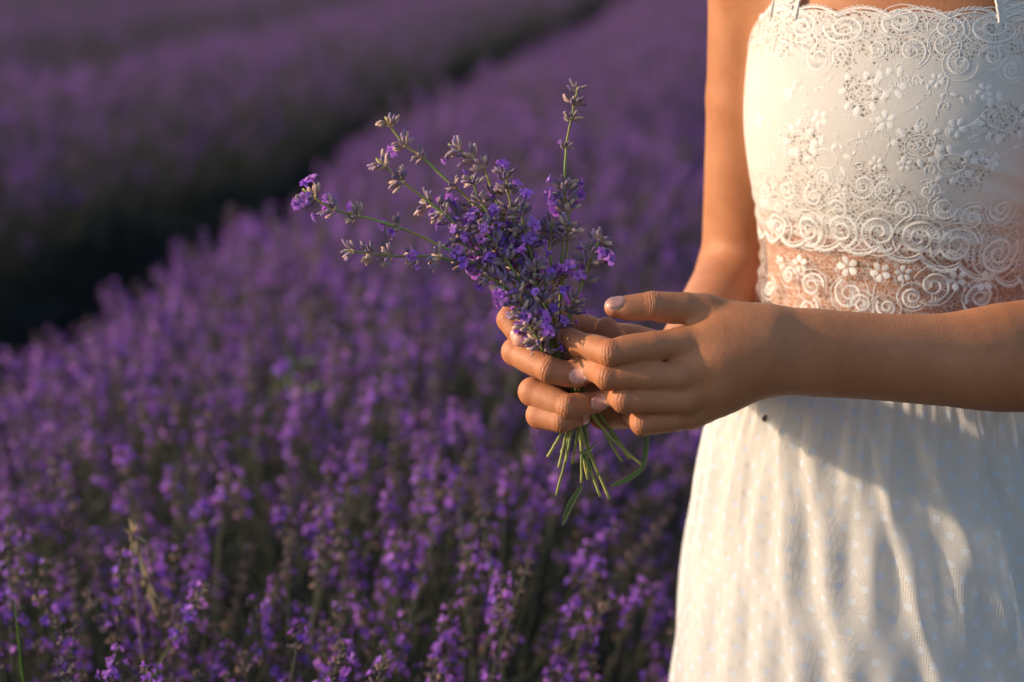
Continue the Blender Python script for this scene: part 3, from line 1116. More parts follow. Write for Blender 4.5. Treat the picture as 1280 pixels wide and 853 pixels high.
def body(p):
    d = rest(p)
    for H in (LH, RH):
        inb = np.all((p > H['bb'][0]) & (p < H['bb'][1]), axis=1)
        if inb.any():
            h = np.full(len(p), 1.0)
            h[inb] = hand(p[inb], H)
            d = smin(d, h, 0.010)
    return d


def polygonise(f, h, blocks, N=16):
    global CREASE
    """surface nets over a set of integer blocks of N cells of size h"""
    g = np.arange(-1, N + 1)
    G = np.stack(np.meshgrid(g, g, g, indexing='ij'), -1)
    n = N + 2
    vid, vpos, vnor, quads = [], [], [], []
    OFF = 1 << 15
    def gid(c): return ((c[..., 0] + OFF) << 40) | ((c[..., 1] + OFF) << 20) | (c[..., 2] + OFF)
    cor = np.array([(i, j, k) for i in (0, 1) for j in (0, 1) for k in (0, 1)])
    eds = [(a, b) for a in range(8) for b in range(a + 1, 8) if np.abs(cor[a] - cor[b]).sum() == 1]
    for blk in blocks:
        L = G + np.asarray(blk) * N
        val = f((L.reshape(-1, 3) * h)).reshape(n, n, n)
        if val.min() > 0 or val.max() < 0: continue
        cs = np.stack([val[c[0]:n - 1 + c[0], c[1]:n - 1 + c[1], c[2]:n - 1 + c[2]] for c in cor], -1)   # cells (n-1)^3
        sg = cs < 0
        act = sg.any(-1) & ~sg.all(-1)
        if not act.any(): continue
        ci = np.argwhere(act); cv = cs[act]
        acc = np.zeros((len(ci), 3)); cnt = np.zeros(len(ci))
        for a, b in eds:
            m = (cv[:, a] < 0) != (cv[:, b] < 0)
            t = np.where(m, cv[:, a] / np.where(m, cv[:, a] - cv[:, b], 1), 0)
            pt = cor[a] + t[:, None] * (cor[b] - cor[a])
            acc += pt * m[:, None]; cnt += m
        cell = ci + np.asarray(blk) * N - 1
        vv = (cell + acc / cnt[:, None]) * h
        gx = np.stack([(cv[:, 4:].sum(1) - cv[:, :4].sum(1)), (cv[:, [2, 3, 6, 7]].sum(1) - cv[:, [0, 1, 4, 5]].sum(1)), (cv[:, 1::2].sum(1) - cv[:, 0::2].sum(1))], 1)
        gx /= np.linalg.norm(gx, axis=1)[:, None] + 1e-12
        vv = vv - gx * np.clip(f(vv), -0.4 * h, 0.4 * h)[:, None] * 0.9
        CREASE = True
        vid.append(gid(cell)); vpos.append(vv); vnor.append(normals_of(f, vv))
        CREASE = False
        for ax in range(3):
            b1, b2 = (ax + 1) % 3, (ax + 2) % 3
            v0 = val[1:N + 1, 1:N + 1, 1:N + 1]
            sl = [slice(1, N + 1)] * 3; sl[ax] = slice(2, N + 2)
            v1 = val[tuple(sl)]
            s0, s1 = v0 < 0, v1 < 0
            e = np.argwhere(s0 != s1)
            if not len(e): continue
            flip = ~s0[tuple(e.T)]
            c0 = e + np.asarray(blk) * N
            d1 = np.zeros(3, int); d1[b1] = 1; d2 = np.zeros(3, int); d2[b2] = 1
            q = np.stack([gid(c0 - d1 - d2), gid(c0 - d2), gid(c0), gid(c0 - d1)], 1)
            q[flip] = q[flip][:, ::-1]
            quads.append(q)
    ids = np.concatenate(vid); pos = np.concatenate(vpos); nor = np.concatenate(vnor); Q = np.concatenate(quads)
    u, first = np.unique(ids, return_index=True)
    return pos[first], np.searchsorted(u, Q), nor[first]


def find_blocks(f, h, lo, hi, N=16):
    S = h * N
    a = np.floor(np.asarray(lo) / S).astype(int); b = np.ceil(np.asarray(hi) / S).astype(int)
    g = np.stack(np.meshgrid(*[np.arange(a[i], b[i]) for i in range(3)], indexing='ij'), -1).reshape(-1, 3)
    v = f((g + 0.5) * S)
    return g[np.abs(v) < S * 1.15]


def normals_of(f, V, e=0.0003):
    g = np.zeros_like(V)
    for k in ((1, -1, -1), (-1, -1, 1), (-1, 1, -1), (1, 1, 1)):
        k = np.array(k, float)
        g += k * f(V + k * e)[:, None]
    return g / (np.linalg.norm(g, axis=1)[:, None] + 1e-12)


def bridge(V, Q, open_keys):
    """sew the fine and the coarse net together along their open rims"""
    import bmesh
    n = len(V)
    pairs = np.stack([open_keys // n, open_keys % n], 1)
    par = {}
    def root(i):
        while par.setdefault(i, i) != i: i = par[i]
        return i
    for a, b in pairs.tolist(): par[root(a)] = root(b)
    loops = {}
    for a, b in pairs.tolist(): loops.setdefault(root(a), []).append((a, b))
    L = [(np.mean([V[a] for a, b in e], 0), e) for e in loops.values() if len(e) > 12]
    extra = []
    used = set()
    for i in range(len(L)):
        if i in used: continue
        js = [j for j in range(len(L)) if j != i and j not in used]
        if not js: break
        j = min(js, key=lambda q: np.linalg.norm(L[q][0] - L[i][0]))
        if np.linalg.norm(L[j][0] - L[i][0]) > 0.03: continue
        used |= {i, j}
        bm = bmesh.new()
        ids = sorted({q for e in L[i][1] + L[j][1] for q in e})
        mp = {q: bm.verts.new(V[q]) for q in ids}; back = {v: q for q, v in mp.items()}
        E = [bm.edges.new((mp[x], mp[y])) for x, y in L[i][1] + L[j][1]]
        try:
            for f in bmesh.ops.bridge_loops(bm, edges=E)['faces']: extra.append([back[v] for v in f.verts])
        except Exception as ex:
            print('bridge', ex)
        bm.free()
    return (Q, extra)


import time as _t
def build_body():
    HF, RATIO = 0.0012, 3
    HC = HF * RATIO
    # fine region: whole coarse blocks that hold the hands and forearms
    cb = find_blocks(body, HC, B(0, 0, 0)  - np.array([0.45, 0.45, 0.02]), B(0, 0, 1.5) + np.array([0.40, 0.32, 0.02]))
    ctr = (cb + 0.5) * HC * 16
    def isfine(c):
        r = np.zeros(len(c), bool)
        for H in (LH, RH):
            for n_, ch in enumerate(H['pc']):
                if H is RH and n_ >= len(H['pc']) - 2: continue
                for a, b, ra, rb in ch: r |= cap(c, a, b, ra, rb) < HC * 16 * 0.88
            for f in H['fingers']:
                for i in range(len(f['J']) - 1): r |= cap(c, f['J'][i], f['J'][i + 1], .007, .007) < HC * 16 * 0.88
        return r
    fine = isfine(ctr)
    Vc, Qc, Nc = polygonise(body, HC, cb[~fine])
    sub = np.array([(i, j, k) for i in range(RATIO) for j in range(RATIO) for k in range(RATIO)])
    fb = np.unique((cb[fine][:, None, :] * RATIO + sub).reshape(-1, 3), axis=0)
    v = body((fb + 0.5) * HF * 16)
    fb = fb[np.abs(v) < HF * 16 * 1.15]
    Vf, Qf, Nf = polygonise(body, HF, fb)
    V = np.concatenate([Vc, Vf]); Q = np.concatenate([Qc, Qf + len(Vc)])
    nrm = np.concatenate([Nc, Nf])
    used = np.zeros(len(V), bool); used[Q.ravel()] = True; nc_used = int(used[:len(Vc)].sum())
    re = np.cumsum(used) - 1; Q = re[Q]; V = V[used]; nrm = nrm[used]
    # relax the palms, wrists and arms; joints and nails keep their detail
    keep = np.full(len(V), 9.0)
    for H in (LH, RH):
        for f in H['fingers']:
            for i in range(1, len(f['J'])):
                keep = np.minimum(keep, np.sqrt(((V - f['J'][i]) ** 2).sum(1)) / f['R'][i])
    w = np.clip((keep - 1.25) / 0.7, 0, 1)[:, None]
    ea = np.concatenate([Q[:, 0], Q[:, 1], Q[:, 2], Q[:, 3]]); eb = np.concatenate([Q[:, 1], Q[:, 2], Q[:, 3], Q[:, 0]])
    cnt = (np.bincount(ea, minlength=len(V)) + np.bincount(eb, minlength=len(V))).astype(float)[:, None] + 1e-9
    def avg(X):
        return np.stack([np.bincount(ea, X[eb, c], minlength=len(V)) + np.bincount(eb, X[ea, c], minlength=len(V)) for c in range(3)], 1) / cnt
    isf = np.zeros((len(V), 1)); isf[nc_used:] = 1.0
    rim = np.zeros(len(V), bool)                        # open edges of the two nets stay put
    es = np.sort(np.stack([ea, eb], 1), 1); key = es[:, 0] * len(V) + es[:, 1]
    uq, ct = np.unique(key, return_counts=True)
    op = uq[ct == 1]; rim[op // len(V)] = True; rim[op % len(V)] = True
    w[rim] = 0
    for it in range(6):
        V = V + (avg(V) - V) * w * isf * 0.6
    for it in range(14):
        nrm = nrm + (avg(nrm) - nrm) * w * (0.4 + 0.6 * isf) * 0.8
        nrm /= np.linalg.norm(nrm, axis=1)[:, None] + 1e-12
    nail = np.zeros(len(V)); tip = np.zeros(len(V)); red = np.zeros(len(V)); ft = np.zeros(len(V)); fm = np.zeros(len(V))
    for H in (LH, RH):
        inb = np.all((V > H['bb'][0]) & (V < H['bb'][1]), axis=1)
        a, b, c, d_, e_ = nail_attr(V[inb], H)
        sel = np.where(inb)[0]; up_ = e_ > fm[sel]; ft[sel[up_]] = d_[up_]; fm[sel[up_]] = e_[up_]
        nail[inb] = np.maximum(nail[inb], a); tip[inb] = np.maximum(tip[inb], b); red[inb] = np.maximum(red[inb], c)
    Q = bridge(V, Q, uq[ct == 1])
    if isinstance(Q, tuple): Q = Q[0].tolist() + Q[1]
    brow = np.zeros(len(V))
    for sg in (-1, 1):
        pts = [hp(sg * q, 0.090 - 0.22 * q, z) for q, z in ((0.014, 0.030), (0.026, 0.034), (0.038, 0.034), (0.048, 0.028))]
        lash = [hp(sg * q, 0.082 - 0.12 * q, z) for q, z in ((0.018, 0.005), (0.030, 0.001), (0.042, 0.005))]
        for L_, r_ in ((pts, 0.0065), (lash, 0.0050)):
            for i in range(len(L_) - 1): brow = np.maximum(brow, np.clip(1.2 - cap(V, L_[i], L_[i + 1], r_, r_) / 0.004, 0, 1) * (cap(V, L_[i], L_[i + 1], r_, r_) < 0.004))
    red = np.maximum(red, 1.6 * np.exp(-np.maximum(cap(V, hp(-0.018, 0.082, -0.048), hp(0.018, 0.082, -0.048), 0.007, 0.007), 0) / 0.002))
    me = mesh('body', V, Q, M_SKIN, attrs={'brow': brow, 'nail': nail, 'nailtip': tip, 'red': red, 'fold_along': ft, 'fold_amount': fm})
    me.normals_split_custom_set_from_vertices(nrm.astype(np.float32).tolist())
    return me


import time as _t
_t0 = _t.time()
person = empty('person', (PERSON_X, PERSON_Y, 0))
tag(person, 'person in a white lace dress holding a bunch of lavender in both hands', 'person')
PT = Matrix.Translation((-PERSON_X, -PERSON_Y, 0))
body_o = obj('body', build_body(), person, PT)

# ------------------------------------------------------------------ the dress


def tor_ab(z): return cub(np.asarray(z, float), TZ, TA), cub(np.asarray(z, float), TZ, TB)


def bod(th, z, off=0.004):
    """points on the bodice: angle from the front, height, distance off the skin"""
    th = np.asarray(th, float); z = np.asarray(z, float)
    a, b = tor_ab(z)
    # soft wrinkles across the waist and pulled folds under the bust
    wr = 0.0009 * np.exp(-((z - 0.955) / 0.022) ** 2) * np.sin(z * 520 + 2.2 * np.sin(th * 3.0) + th * 2) \
        + 0.0008 * np.exp(-((z - 0.992) / 0.016) ** 2) * np.sin(z * 420 + 4 * th) \
        + 0.0006 * np.sin(th * 9 + z * 60) * np.exp(-((z - 0.97) / 0.05) ** 2)
    puff = 0.005 * np.exp(-((z - 0.930) / 0.020) ** 2) * (0.5 + 0.5 * np.clip(-np.sin(th), 0, 1))
    # pulled folds under the bust on her left side
    for t0, zz, sl, am in ((0.75, 1.035, -0.030, 0.0016), (0.85, 1.015, -0.034, 0.0014), (0.65, 1.000, -0.020, 0.0012), (-0.9, 1.000, 0.02, 0.0010)):
        wr = wr + am * np.exp(-((z - zz - sl * (th - t0)) / 0.005) ** 2) * np.exp(-((th - t0) / 0.35) ** 2)
    o = off + wr + puff
    u = (a + o) * np.sin(th); v = (b + o) * np.cos(th)
    return np.stack([O_XY[0] + u * SIDE[0] + v * FRONT[0], O_XY[1] + u * SIDE[1] + v * FRONT[1], z + 0 * th], -1)


def bod_n(th, z):
    a, b = tor_ab(z)
    n = np.stack([np.sin(th) / a * SIDE[0] + np.cos(th) / b * FRONT[0], np.sin(th) / a * SIDE[1] + np.cos(th) / b * FRONT[1], 0 * th + 0 * z], -1)
    return n / np.linalg.norm(n, axis=-1)[..., None]


def bod_rho(th, z):
    a, b = tor_ab(z)
    return np.sqrt((a * np.cos(th)) ** 2 + (b * np.sin(th)) ** 2)


def lookup(surface, th0, th1, z0, z1, n=260):
    T, Z = np.meshgrid(np.linspace(th0, th1, n), np.linspace(z0, z1, n), indexing='ij')
    S = surface(T, Z).reshape(-1, 3)
    q = S - CC; D = q @ CF
    return T.ravel(), Z.ravel(), PW / 2 + FPX * (q @ CR) / D, PH / 2 - FPX * (q @ CU) / D


_LT = lookup(bod, math.radians(-72), math.radians(92), 0.90, 1.16)


def on_bod(px, py):
    i = np.argmin((_LT[2] - px) ** 2 + (_LT[3] - py) ** 2)
    return float(_LT[0][i]), float(_LT[1][i])


def z_top(th):
    t = np.abs(th)
    return 1.140 - 0.060 * np.clip((t - 0.95) / 0.75, 0, 1) ** 1.3


def z_hem(th):
    return 0.984 - 0.020 * np.clip(th / 0.9, 0, 1.3)


def grid_mesh(name, fn, ths, zs_of, nz, mat, parent, uvfn, attrs_fn=None, closed=True):
    n = len(ths)
    V, UV, A = [], [], {}
    for j in range(nz):
        z = zs_of(ths, j / (nz - 1))
        V.append(fn(ths, z)); UV.append(uvfn(ths, z))
        if attrs_fn:
            for k, v in attrs_fn(ths, z).items(): A.setdefault(k, []).append(v)
    F = []
    for j in range(nz - 1):
        for i in range(n if closed else n - 1):
            i2 = (i + 1) % n
            F.append((j * n + i, j * n + i2, (j + 1) * n + i2, (j + 1) * n + i))
    me = mesh(name, np.concatenate(V), np.array(F), mat, attrs={k: np.concatenate(v) for k, v in A.items()}, uv=np.concatenate(UV))
    return obj(name, me, parent, PT)


THS = np.linspace(-math.pi, math.pi, 361)[:-1]
Z_WAIST = 0.905


def net_zone(th, z):
    g = lambda c, w: np.exp(-((z - c) / w) ** 2)
    hem = z_hem(th)
    m = np.clip(1.2 * np.exp(-((z - hem - 0.020) / 0.024) ** 2) + 0.95 * g(1.125, 0.020), 0, 1)
    m = np.maximum(m, (z < hem + 0.004) * 1.3)
    # two flower beds on the chest open into net
    for px, py, r in NET_SPOTS:
        t0, z0 = on_bod(px, py)
        q = ((th - t0) * 0.10) ** 2 + (z - z0) ** 2
        m = np.maximum(m, 0.95 * np.exp(-q / (r / 1750.0) ** 2))
    return {'net': m, 'sheer': np.clip((hem + 0.002 - z) / 0.004, 0, 1)}


NET_SPOTS = [(1077, 118, 30), (1005, 180, 30), (1150, 185, 34), (1254, 150, 34), (1215, 215, 34), (1000, 215, 26), (1090, 220, 26), (1060, 75, 18)]
uvb = lambda th, z: np.stack([th * 105.0, z * 1000.0], -1)
bodice = grid_mesh('lace_bodice', lambda t, z: bod(t, z, 0.0042), THS, lambda t, f: Z_WAIST + (z_top(t) - Z_WAIST) * f, 150, M_NET, person, uvb, net_zone)
bodice['label'] = 'white lace bodice over a pale lining, sheer at the waist'
lining = grid_mesh('bodice_lining', lambda t, z: bod(t, z, 0.0022), THS, lambda t, f: z_hem(t) + 0.010 + (z_top(t) - 0.004 - z_hem(t) - 0.010) * f, 90, M_LINING, person, uvb)


class Lace:
    """flat raised cords and satin petals laid on the bodice"""
    def __init__(s, surf=None, nrm=None, rho=None):
        s.V, s.F, s.n = [], [], 0
        s.surf = surf or (lambda t, z, o: bod(t, z, 0.0042 + o)); s.nrm = nrm or bod_n; s.rho = rho or bod_rho

    def path(s, th, z, w, hgt=0.00022):
        th = np.asarray(th, float); z = np.asarray(z, float)
        c = s.surf(th, z, 0.0)
        nn = s.nrm(th, z)
        T = np.gradient(c, axis=0); T /= np.linalg.norm(T, axis=1)[:, None] + 1e-12
        sd = np.cross(nn, T); sd /= np.linalg.norm(sd, axis=1)[:, None] + 1e-12
        w = np.broadcast_to(np.asarray(w, float) * 0.00043, (len(th),))[:, None]
        m = len(th)
        V = np.concatenate([c - sd * w + nn * 0.0001, c - sd * w * 0.5 + nn * hgt, c + sd * w * 0.5 + nn * hgt, c + sd * w + nn * 0.0001])
        for i in range(m - 1):
            for k in range(3):
                s.F.append((s.n + k * m + i, s.n + k * m + i + 1, s.n + (k + 1) * m + i + 1, s.n + (k + 1) * m + i))
        s.V.append(V); s.n += len(V)

    def local(s, th0, z0, x, y):
        """mm around a centre -> angle, height"""
        return th0 + np.asarray(x) * 0.001 / s.rho(th0, z0), z0 + np.asarray(y) * 0.001

    def spiral(s, th0, z0, r, hand=1, turns=1.8, start=0.0, w=1.5, squash=1.0, ticks=True, ring=True):
        t = np.linspace(0, 1, int(26 * turns) + 8)
        a = start + hand * 2 * math.pi * turns * t
        rr = r * (1 - 0.86 * t ** 0.85)
        s.path(*s.local(th0, z0, rr * np.cos(a), rr * np.sin(a) * squash), w * (1.15 - 0.35 * t))
        if ring:
            aa = np.linspace(start - hand * 0.4, start + hand * 4.7, 34)
            s.path(*s.local(th0, z0, (r + w * 1.25) * np.cos(aa), (r + w * 1.25) * np.sin(aa) * squash), w * 0.45)
        if ticks and r > 6:
            nt = int(r * 1.9)
            for k in range(nt):
                a0 = start + hand * (0.2 + 2 * math.pi * 0.9 * k / nt)
                t0 = 0.9 / turns * k / nt + 0.03; t1 = min(1, t0 + 1 / turns)
                r0 = r * (1 - 0.86 * t0 ** 0.85); r1 = r * (1 - 0.86 * t1 ** 0.85)
                q = np.array([r0, (r0 + r1) / 2, r1])
                s.path(*s.local(th0, z0, q * math.cos(a0), q * math.sin(a0) * squash), 0.55, 0.0003)

    def petal(s, th0, z0, x, y, ang, ln, wd):
        m = 9
        t = np.linspace(0, 2 * math.pi, m + 1)[:-1]
        ex = ln * 0.5 * np.cos(t); ey = wd * 0.5 * np.sin(t) * (1 + 0.25 * np.cos(t))
        px = x + ex * math.cos(ang) - ey * math.sin(ang); py = y + ex * math.sin(ang) + ey * math.cos(ang)
        th, z = s.local(th0, z0, px, py)
        c, cz = s.local(th0, z0, np.array([x]), np.array([y]))
        n0 = s.nrm(th, z)
        V = np.concatenate([s.surf(th, z, 0.0) + n0 * 0.0001, s.surf(c, cz, 0.0) + s.nrm(c, cz) * 0.0005])
        for k in range(m): s.F.append((s.n + k, s.n + (k + 1) % m, s.n + m))
        s.V.append(V); s.n += len(V)

    def flower(s, px, py, r, n=5):
        th0, z0 = on_bod(px, py)
        k0 = RNG.uniform(0, 6)
        for k in range(n):
            a = k0 + 2 * math.pi * k / n
            s.petal(th0, z0, r * 0.62 * math.cos(a), r * 0.62 * math.sin(a), a, r * 0.85, r * 0.62)

    def bed(s, px, py, R, n=8):
        """satin petals round an oval of net"""
        th0, z0 = on_bod(px, py)
        for k in range(n):
            a = 2 * math.pi * k / n + RNG.uniform(-.25, .25)
            d = R * RNG.uniform(0.75, 1.05)
            s.petal(th0, z0, d * math.cos(a), d * 0.8 * math.sin(a), a + RNG.uniform(-.5, .5), RNG.uniform(5, 8.0), RNG.uniform(3.6, 5.0))
        aa = np.linspace(0, 2 * math.pi, 40)
        s.path(*s.local(th0, z0, R * 0.55 * np.cos(aa), R * 0.42 * np.sin(aa)), 0.8)
        for k in range(3):
            a = RNG.uniform(0, 6.28)
            s.spiral(*[float(q) for q in s.local(th0, z0, R * 1.3 * math.cos(a), R * 1.0 * math.sin(a))], RNG.uniform(2.5, 3.6), 1, 1.0, a, 0.7, ticks=False, ring=False)

    def twig(s, pts, w=0.55):
        q = np.array([on_bod(*p) for p in pts])
        q = smooth_path(q, 8 * len(pts))
        q = q + RNG.normal(0, 0.0007, q.shape) * [8, 1]
        s.path(q[:, 0], q[:, 1], w, 0.0002)

    def build(s, name, parent, mat=None):
        V = np.concatenate(s.V)
        me = mesh(name, V, s.F, mat or M_THREAD)
        return obj(name, me, parent, PT)


lace = Lace()
def sp(px, py, rpx, hand=1, turns=1.8, start=0.0, w=1.5, squash=1.0, L=None, **k):
    t, z = on_bod(px, py)
    (L or lace).spiral(t, z, rpx / 1.78, hand, turns, start, w, squash, **k)

# hem border: big scrolls that make the scallops, smaller ones above them
for i, (x, y, r) in enumerate([(972, 284, 19), (1012, 287, 21), (1052, 288, 22), (1098, 291, 25), (1148, 298, 25), (1196, 307, 25), (1248, 316, 28)]):
    sp(x, y, r, 1 if i % 3 else -1, 2.1, -2.4 + 0.5 * i, 2.1)
for i, (x, y, r) in enumerate([(957, 245, 12), (984, 238, 14), (1017, 245, 14), (1049, 262, 13), (1079, 233, 17), (1107, 238, 13), (1128, 262, 12), (1180, 260, 16), (1216, 274, 17), (1160, 240, 11), (1252, 262, 16), (1030, 222, 9)]):
    sp(x, y, r, -1 if i % 2 else 1, 1.7, 0.9 * i, 1.5)
# neckline border
for i, (x, y, r, sq) in enumerate([(1003, 34, 20, 0.8), (1056, 36, 28, 0.68), (1128, 28, 25, 0.7), (1186, 36, 20, 0.8), (1240, 34, 29, 0.7)]):
    sp(x, y, r, 1 if i % 2 else -1, 2.0, 2.0 + i, 1.8, sq)
for i, (x, y, r) in enumerate([(978, 66, 15), (1010, 55, 14), (1023, 74, 17), (1052, 70, 12), (1140, 64, 18), (1180, 55, 16), (1201, 80, 17), (1240, 70, 13), (1096, 62, 12), (1264, 88, 12)]):
    sp(x, y, r, -1 if i % 2 else 1, 1.6, 1.3 * i, 1.4)
for x, y, r in [(1025, 148, 11), (1108, 150, 12), (1197, 160, 12), (948, 150, 10), (985, 118, 8), (1052, 240, 8), (1130, 205, 9), (1230, 115, 10), (1095, 205, 9), (1240, 205, 9), (1172, 100, 9)]:
    lace.flower(x, y, r / 1.75)
for x, y, r in [(1077, 118, 17), (1000, 176, 15), (1032, 198, 16), (1150, 182, 17), (1190, 205, 16), (1254, 148, 18), (1110, 106, 12)]:
    lace.bed(x, y, r, 8)
for pts in [[(1000, 92), (1010, 118), (1012, 150), (1004, 175)], [(1012, 120), (1030, 105), (1042, 95)], [(1004, 100), (992, 110), (978, 128)],
            [(1062, 205), (1072, 180), (1090, 165), (1094, 140), (1088, 118)], [(1080, 172), (1064, 176), (1052, 190)], [(1094, 150), (1110, 178), (1104, 200)],
            [(1168, 152), (1178, 128), (1186, 100), (1180, 85)], [(1182, 118), (1196, 118), (1206, 128)], [(1130, 140), (1150, 128), (1160, 110), (1150, 92)],
            [(1215, 232), (1240, 205), (1260, 190), (1278, 182)], [(1222, 225), (1212, 210), (1206, 196)], [(1206, 160), (1222, 148), (1234, 135)],
            [(1225, 190), (1236, 200), (1250, 196)], [(1130, 228), (1122, 250), (1132, 275)], [(1172, 215), (1168, 240), (1175, 268)], [(965, 205), (975, 190), (970, 165), (960, 150)]]:
    lace.twig(pts)
    for q in range(3):
        a, b = pts[q % (len(pts) - 1)], pts[q % (len(pts) - 1) + 1]
        f = RNG.uniform(0.2, 0.8)
        t0, z0 = on_bod(a[0] + (b[0] - a[0]) * f, a[1] + (b[1] - a[1]) * f)
        an = RNG.uniform(0, 6.28)
        lace.petal(t0, z0, 2.4 * math.cos(an), 2.4 * math.sin(an), an, RNG.uniform(3.0, 4.2), RNG.uniform(1.5, 2.2))


for k in range(34):
    x, y = RNG.uniform(950, 1275), RNG.uniform(92, 232)
    sp(x, y, RNG.uniform(4.5, 8), RNG.choice([-1, 1]), 1.25, RNG.uniform(0, 6.28), 0.8, ticks=False, ring=False)


def scallop_edge(L, zf, down, pitch, depth, w=1.0, th0=-2.2, th1=2.2):
    n = 900
    th = np.linspace(th0, th1, n)
    arc = th * 0.105 / pitch
    sc = np.abs(np.sin(math.pi * arc)) ** 0.7
    base = zf(th)
    sgn = -1 if down else 1
    L.path(th, base + sgn * depth * sc, w)
    L.path(th, base + sgn * (depth * sc - 0.0022), w * 0.6, 0.0005)
    pic = sgn * 0.0011 * (0.5 + 0.5 * np.sin(th * 0.105 / 0.0019 * 2 * math.pi / 1.0 * 0.5))
    L.path(th, base + sgn * (depth * sc + 0.0008) + pic, 0.75, 0.0005)


scallop_edge(lace, lambda t: z_top(t) - 0.003, False, 0.036, 0.0055, 1.6)
scallop_edge(lace, lambda t: z_hem(t) - 0.002, True, 0.0285, 0.0065, 1.6)
lace.build('lace_cords', person)

# sheer waistband: its own scrolls lie on the skin side of the hem
band = Lace(surf=lambda t, z, o: bod(t, z, 0.0044 + o))
for i, (x, y, r) in enumerate([(1015, 357, 17), (1010, 384, 15), (1062, 368, 20), (1078, 380, 13), (1168, 358, 21), (1141, 371, 14), (985, 345, 12), (962, 360, 12),
                               (1110, 384, 13), (1225, 372, 18)]):
    sp(x, y, r, -1 if i % 2 else 1, 1.8, 1.1 * i, 1.6, L=band)
on_band = [[(985, 320), (1000, 340), (1030, 352)], [(1085, 330), (1095, 352), (1090, 380)], [(1120, 330), (1130, 352), (1120, 375)], [(1200, 345), (1212, 360), (1205, 385)], [(1050, 322), (1046, 340), (1056, 352)]]
for pts in on_band: band.twig(pts, 0.9)
for x, y, r in [(1000, 330, 11), (1060, 334, 13), (1100, 340, 12), (1130, 342, 10), (1195, 350, 12), (1230, 352, 12), (975, 328, 9)]: band.flower(x, y, r / 1.75)
band.build('waistband_cords', person)

# ------------------------------------------------------------------ straps


def to_skin(p, off):
    p = np.array(p, float)
    for _ in range(12):
        d = rest(p)
        p -= normals_of(rest, p, 0.0006) * (d - off)[:, None]
    return p


def strap(px, py, u_top, w):
    th, z = on_bod(px, py)
    s0 = bod(np.array([th]), np.array([1.134]), 0.0034)[0]
    back = bod(np.array([math.pi - th]), np.array([1.085]), 0.004)[0]
    up1 = s0 * 0.6 + B(u_top, 0.035, 1.20) * 0.4
    pts = smooth_path([s0, up1, B(u_top, 0.036, 1.205), B(u_top, -0.01, 1.235), B(u_top, -0.055, 1.20), back], 60)
    mid = to_skin(pts, 0.0028)
    mid[0] = s0; mid[-1] = back
    T = np.gradient(mid, axis=0); T /= np.linalg.norm(T, axis=1)[:, None]
    nn = normals_of(rest, mid, 0.0006)
    sd = np.cross(T, nn); sd /= np.linalg.norm(sd, axis=1)[:, None]
    cols = np.linspace(-1, 1, 9)
    rows = []
    for c in cols:
        q = mid + sd * (w * 0.5 * c)
        q2 = to_skin(q, 0.0028); q2[:3] = q[:3]
        rows.append(q2)
    n = len(mid)
    V = np.concatenate(rows)
    F = np.array([(k * n + i, k * n + i + 1, (k + 1) * n + i + 1, (k + 1) * n + i) for k in range(8) for i in range(n - 1)])
    L = np.concatenate([[0], np.cumsum(np.linalg.norm(np.diff(mid, axis=0), axis=1))]) * 1000
    uv = np.concatenate([np.stack([np.full(n, c * w * 500), L], -1) for c in cols])
    o = obj('strap', mesh('strap', V, F, M_STRAP, uv=uv, attrs={'net': np.full(len(V), 0.42), 'sheer': np.zeros(len(V))}), person, PT)
    # corded edges and a wavy cord down the middle
    mb = MB()
    for c0, amp, fr, r in ((-1, 0.0007, 2.0, 0.0009), (1, 0.0007, 2.0, 0.0009), (0, w * 0.28, 0.26, 0.0008), (0, -w * 0.28, 0.26, 0.0008)):
        q = smooth_path(mid, 400); s2 = smooth_path(sd, 400); n2 = smooth_path(nn, 400); LL = np.linspace(0, L[-1], 400)
        path = q + s2 * (c0 * w * 0.5 + amp * np.sin(LL * fr))[:, None] + n2 * 0.0004
        V2, F2 = tube(path, r, 4, False); mb.add(V2, F2)
    c = obj('strap_cords', mb.build('strap_cords', [M_THREAD]), o)
    return o


strap(977, 30, -0.066, 0.025)
strap(1270, 18, 0.066, 0.025)

# ------------------------------------------------------------------ skirt
SKZ = np.array([0.34, 0.45, 0.60, 0.70, 0.75, 0.80, 0.85, 0.88, 0.900, 0.920])
SKA = np.array([0.186, 0.174, 0.158, 0.150, 0.145, 0.138, 0.128, 0.118, 0.110, 0.102])
SKB = np.array([0.165, 0.152, 0.136, 0.125, 0.119, 0.112, 0.102, 0.093, 0.085, 0.078])


def skirt_base(th, z, o=0.0):
    th = np.asarray(th, float); z = np.asarray(z, float)
    a = cub(z, SKZ, SKA) + o; b = cub(z, SKZ, SKB) + o
    u = a * np.sin(th); v = b * np.cos(th)
    return np.stack([O_XY[0] + u * SIDE[0] + v * FRONT[0], O_XY[1] + u * SIDE[1] + v * FRONT[1], z + 0 * th], -1)


_LS = lookup(lambda t, z: skirt_base(t, z), math.radians(-70), math.radians(90), 0.60, 0.92)


def on_skirt(px, py):
    i = np.argmin((_LS[2] - px) ** 2 + (_LS[3] - py) ** 2)
    return float(_LS[0][i]), float(_LS[1][i])


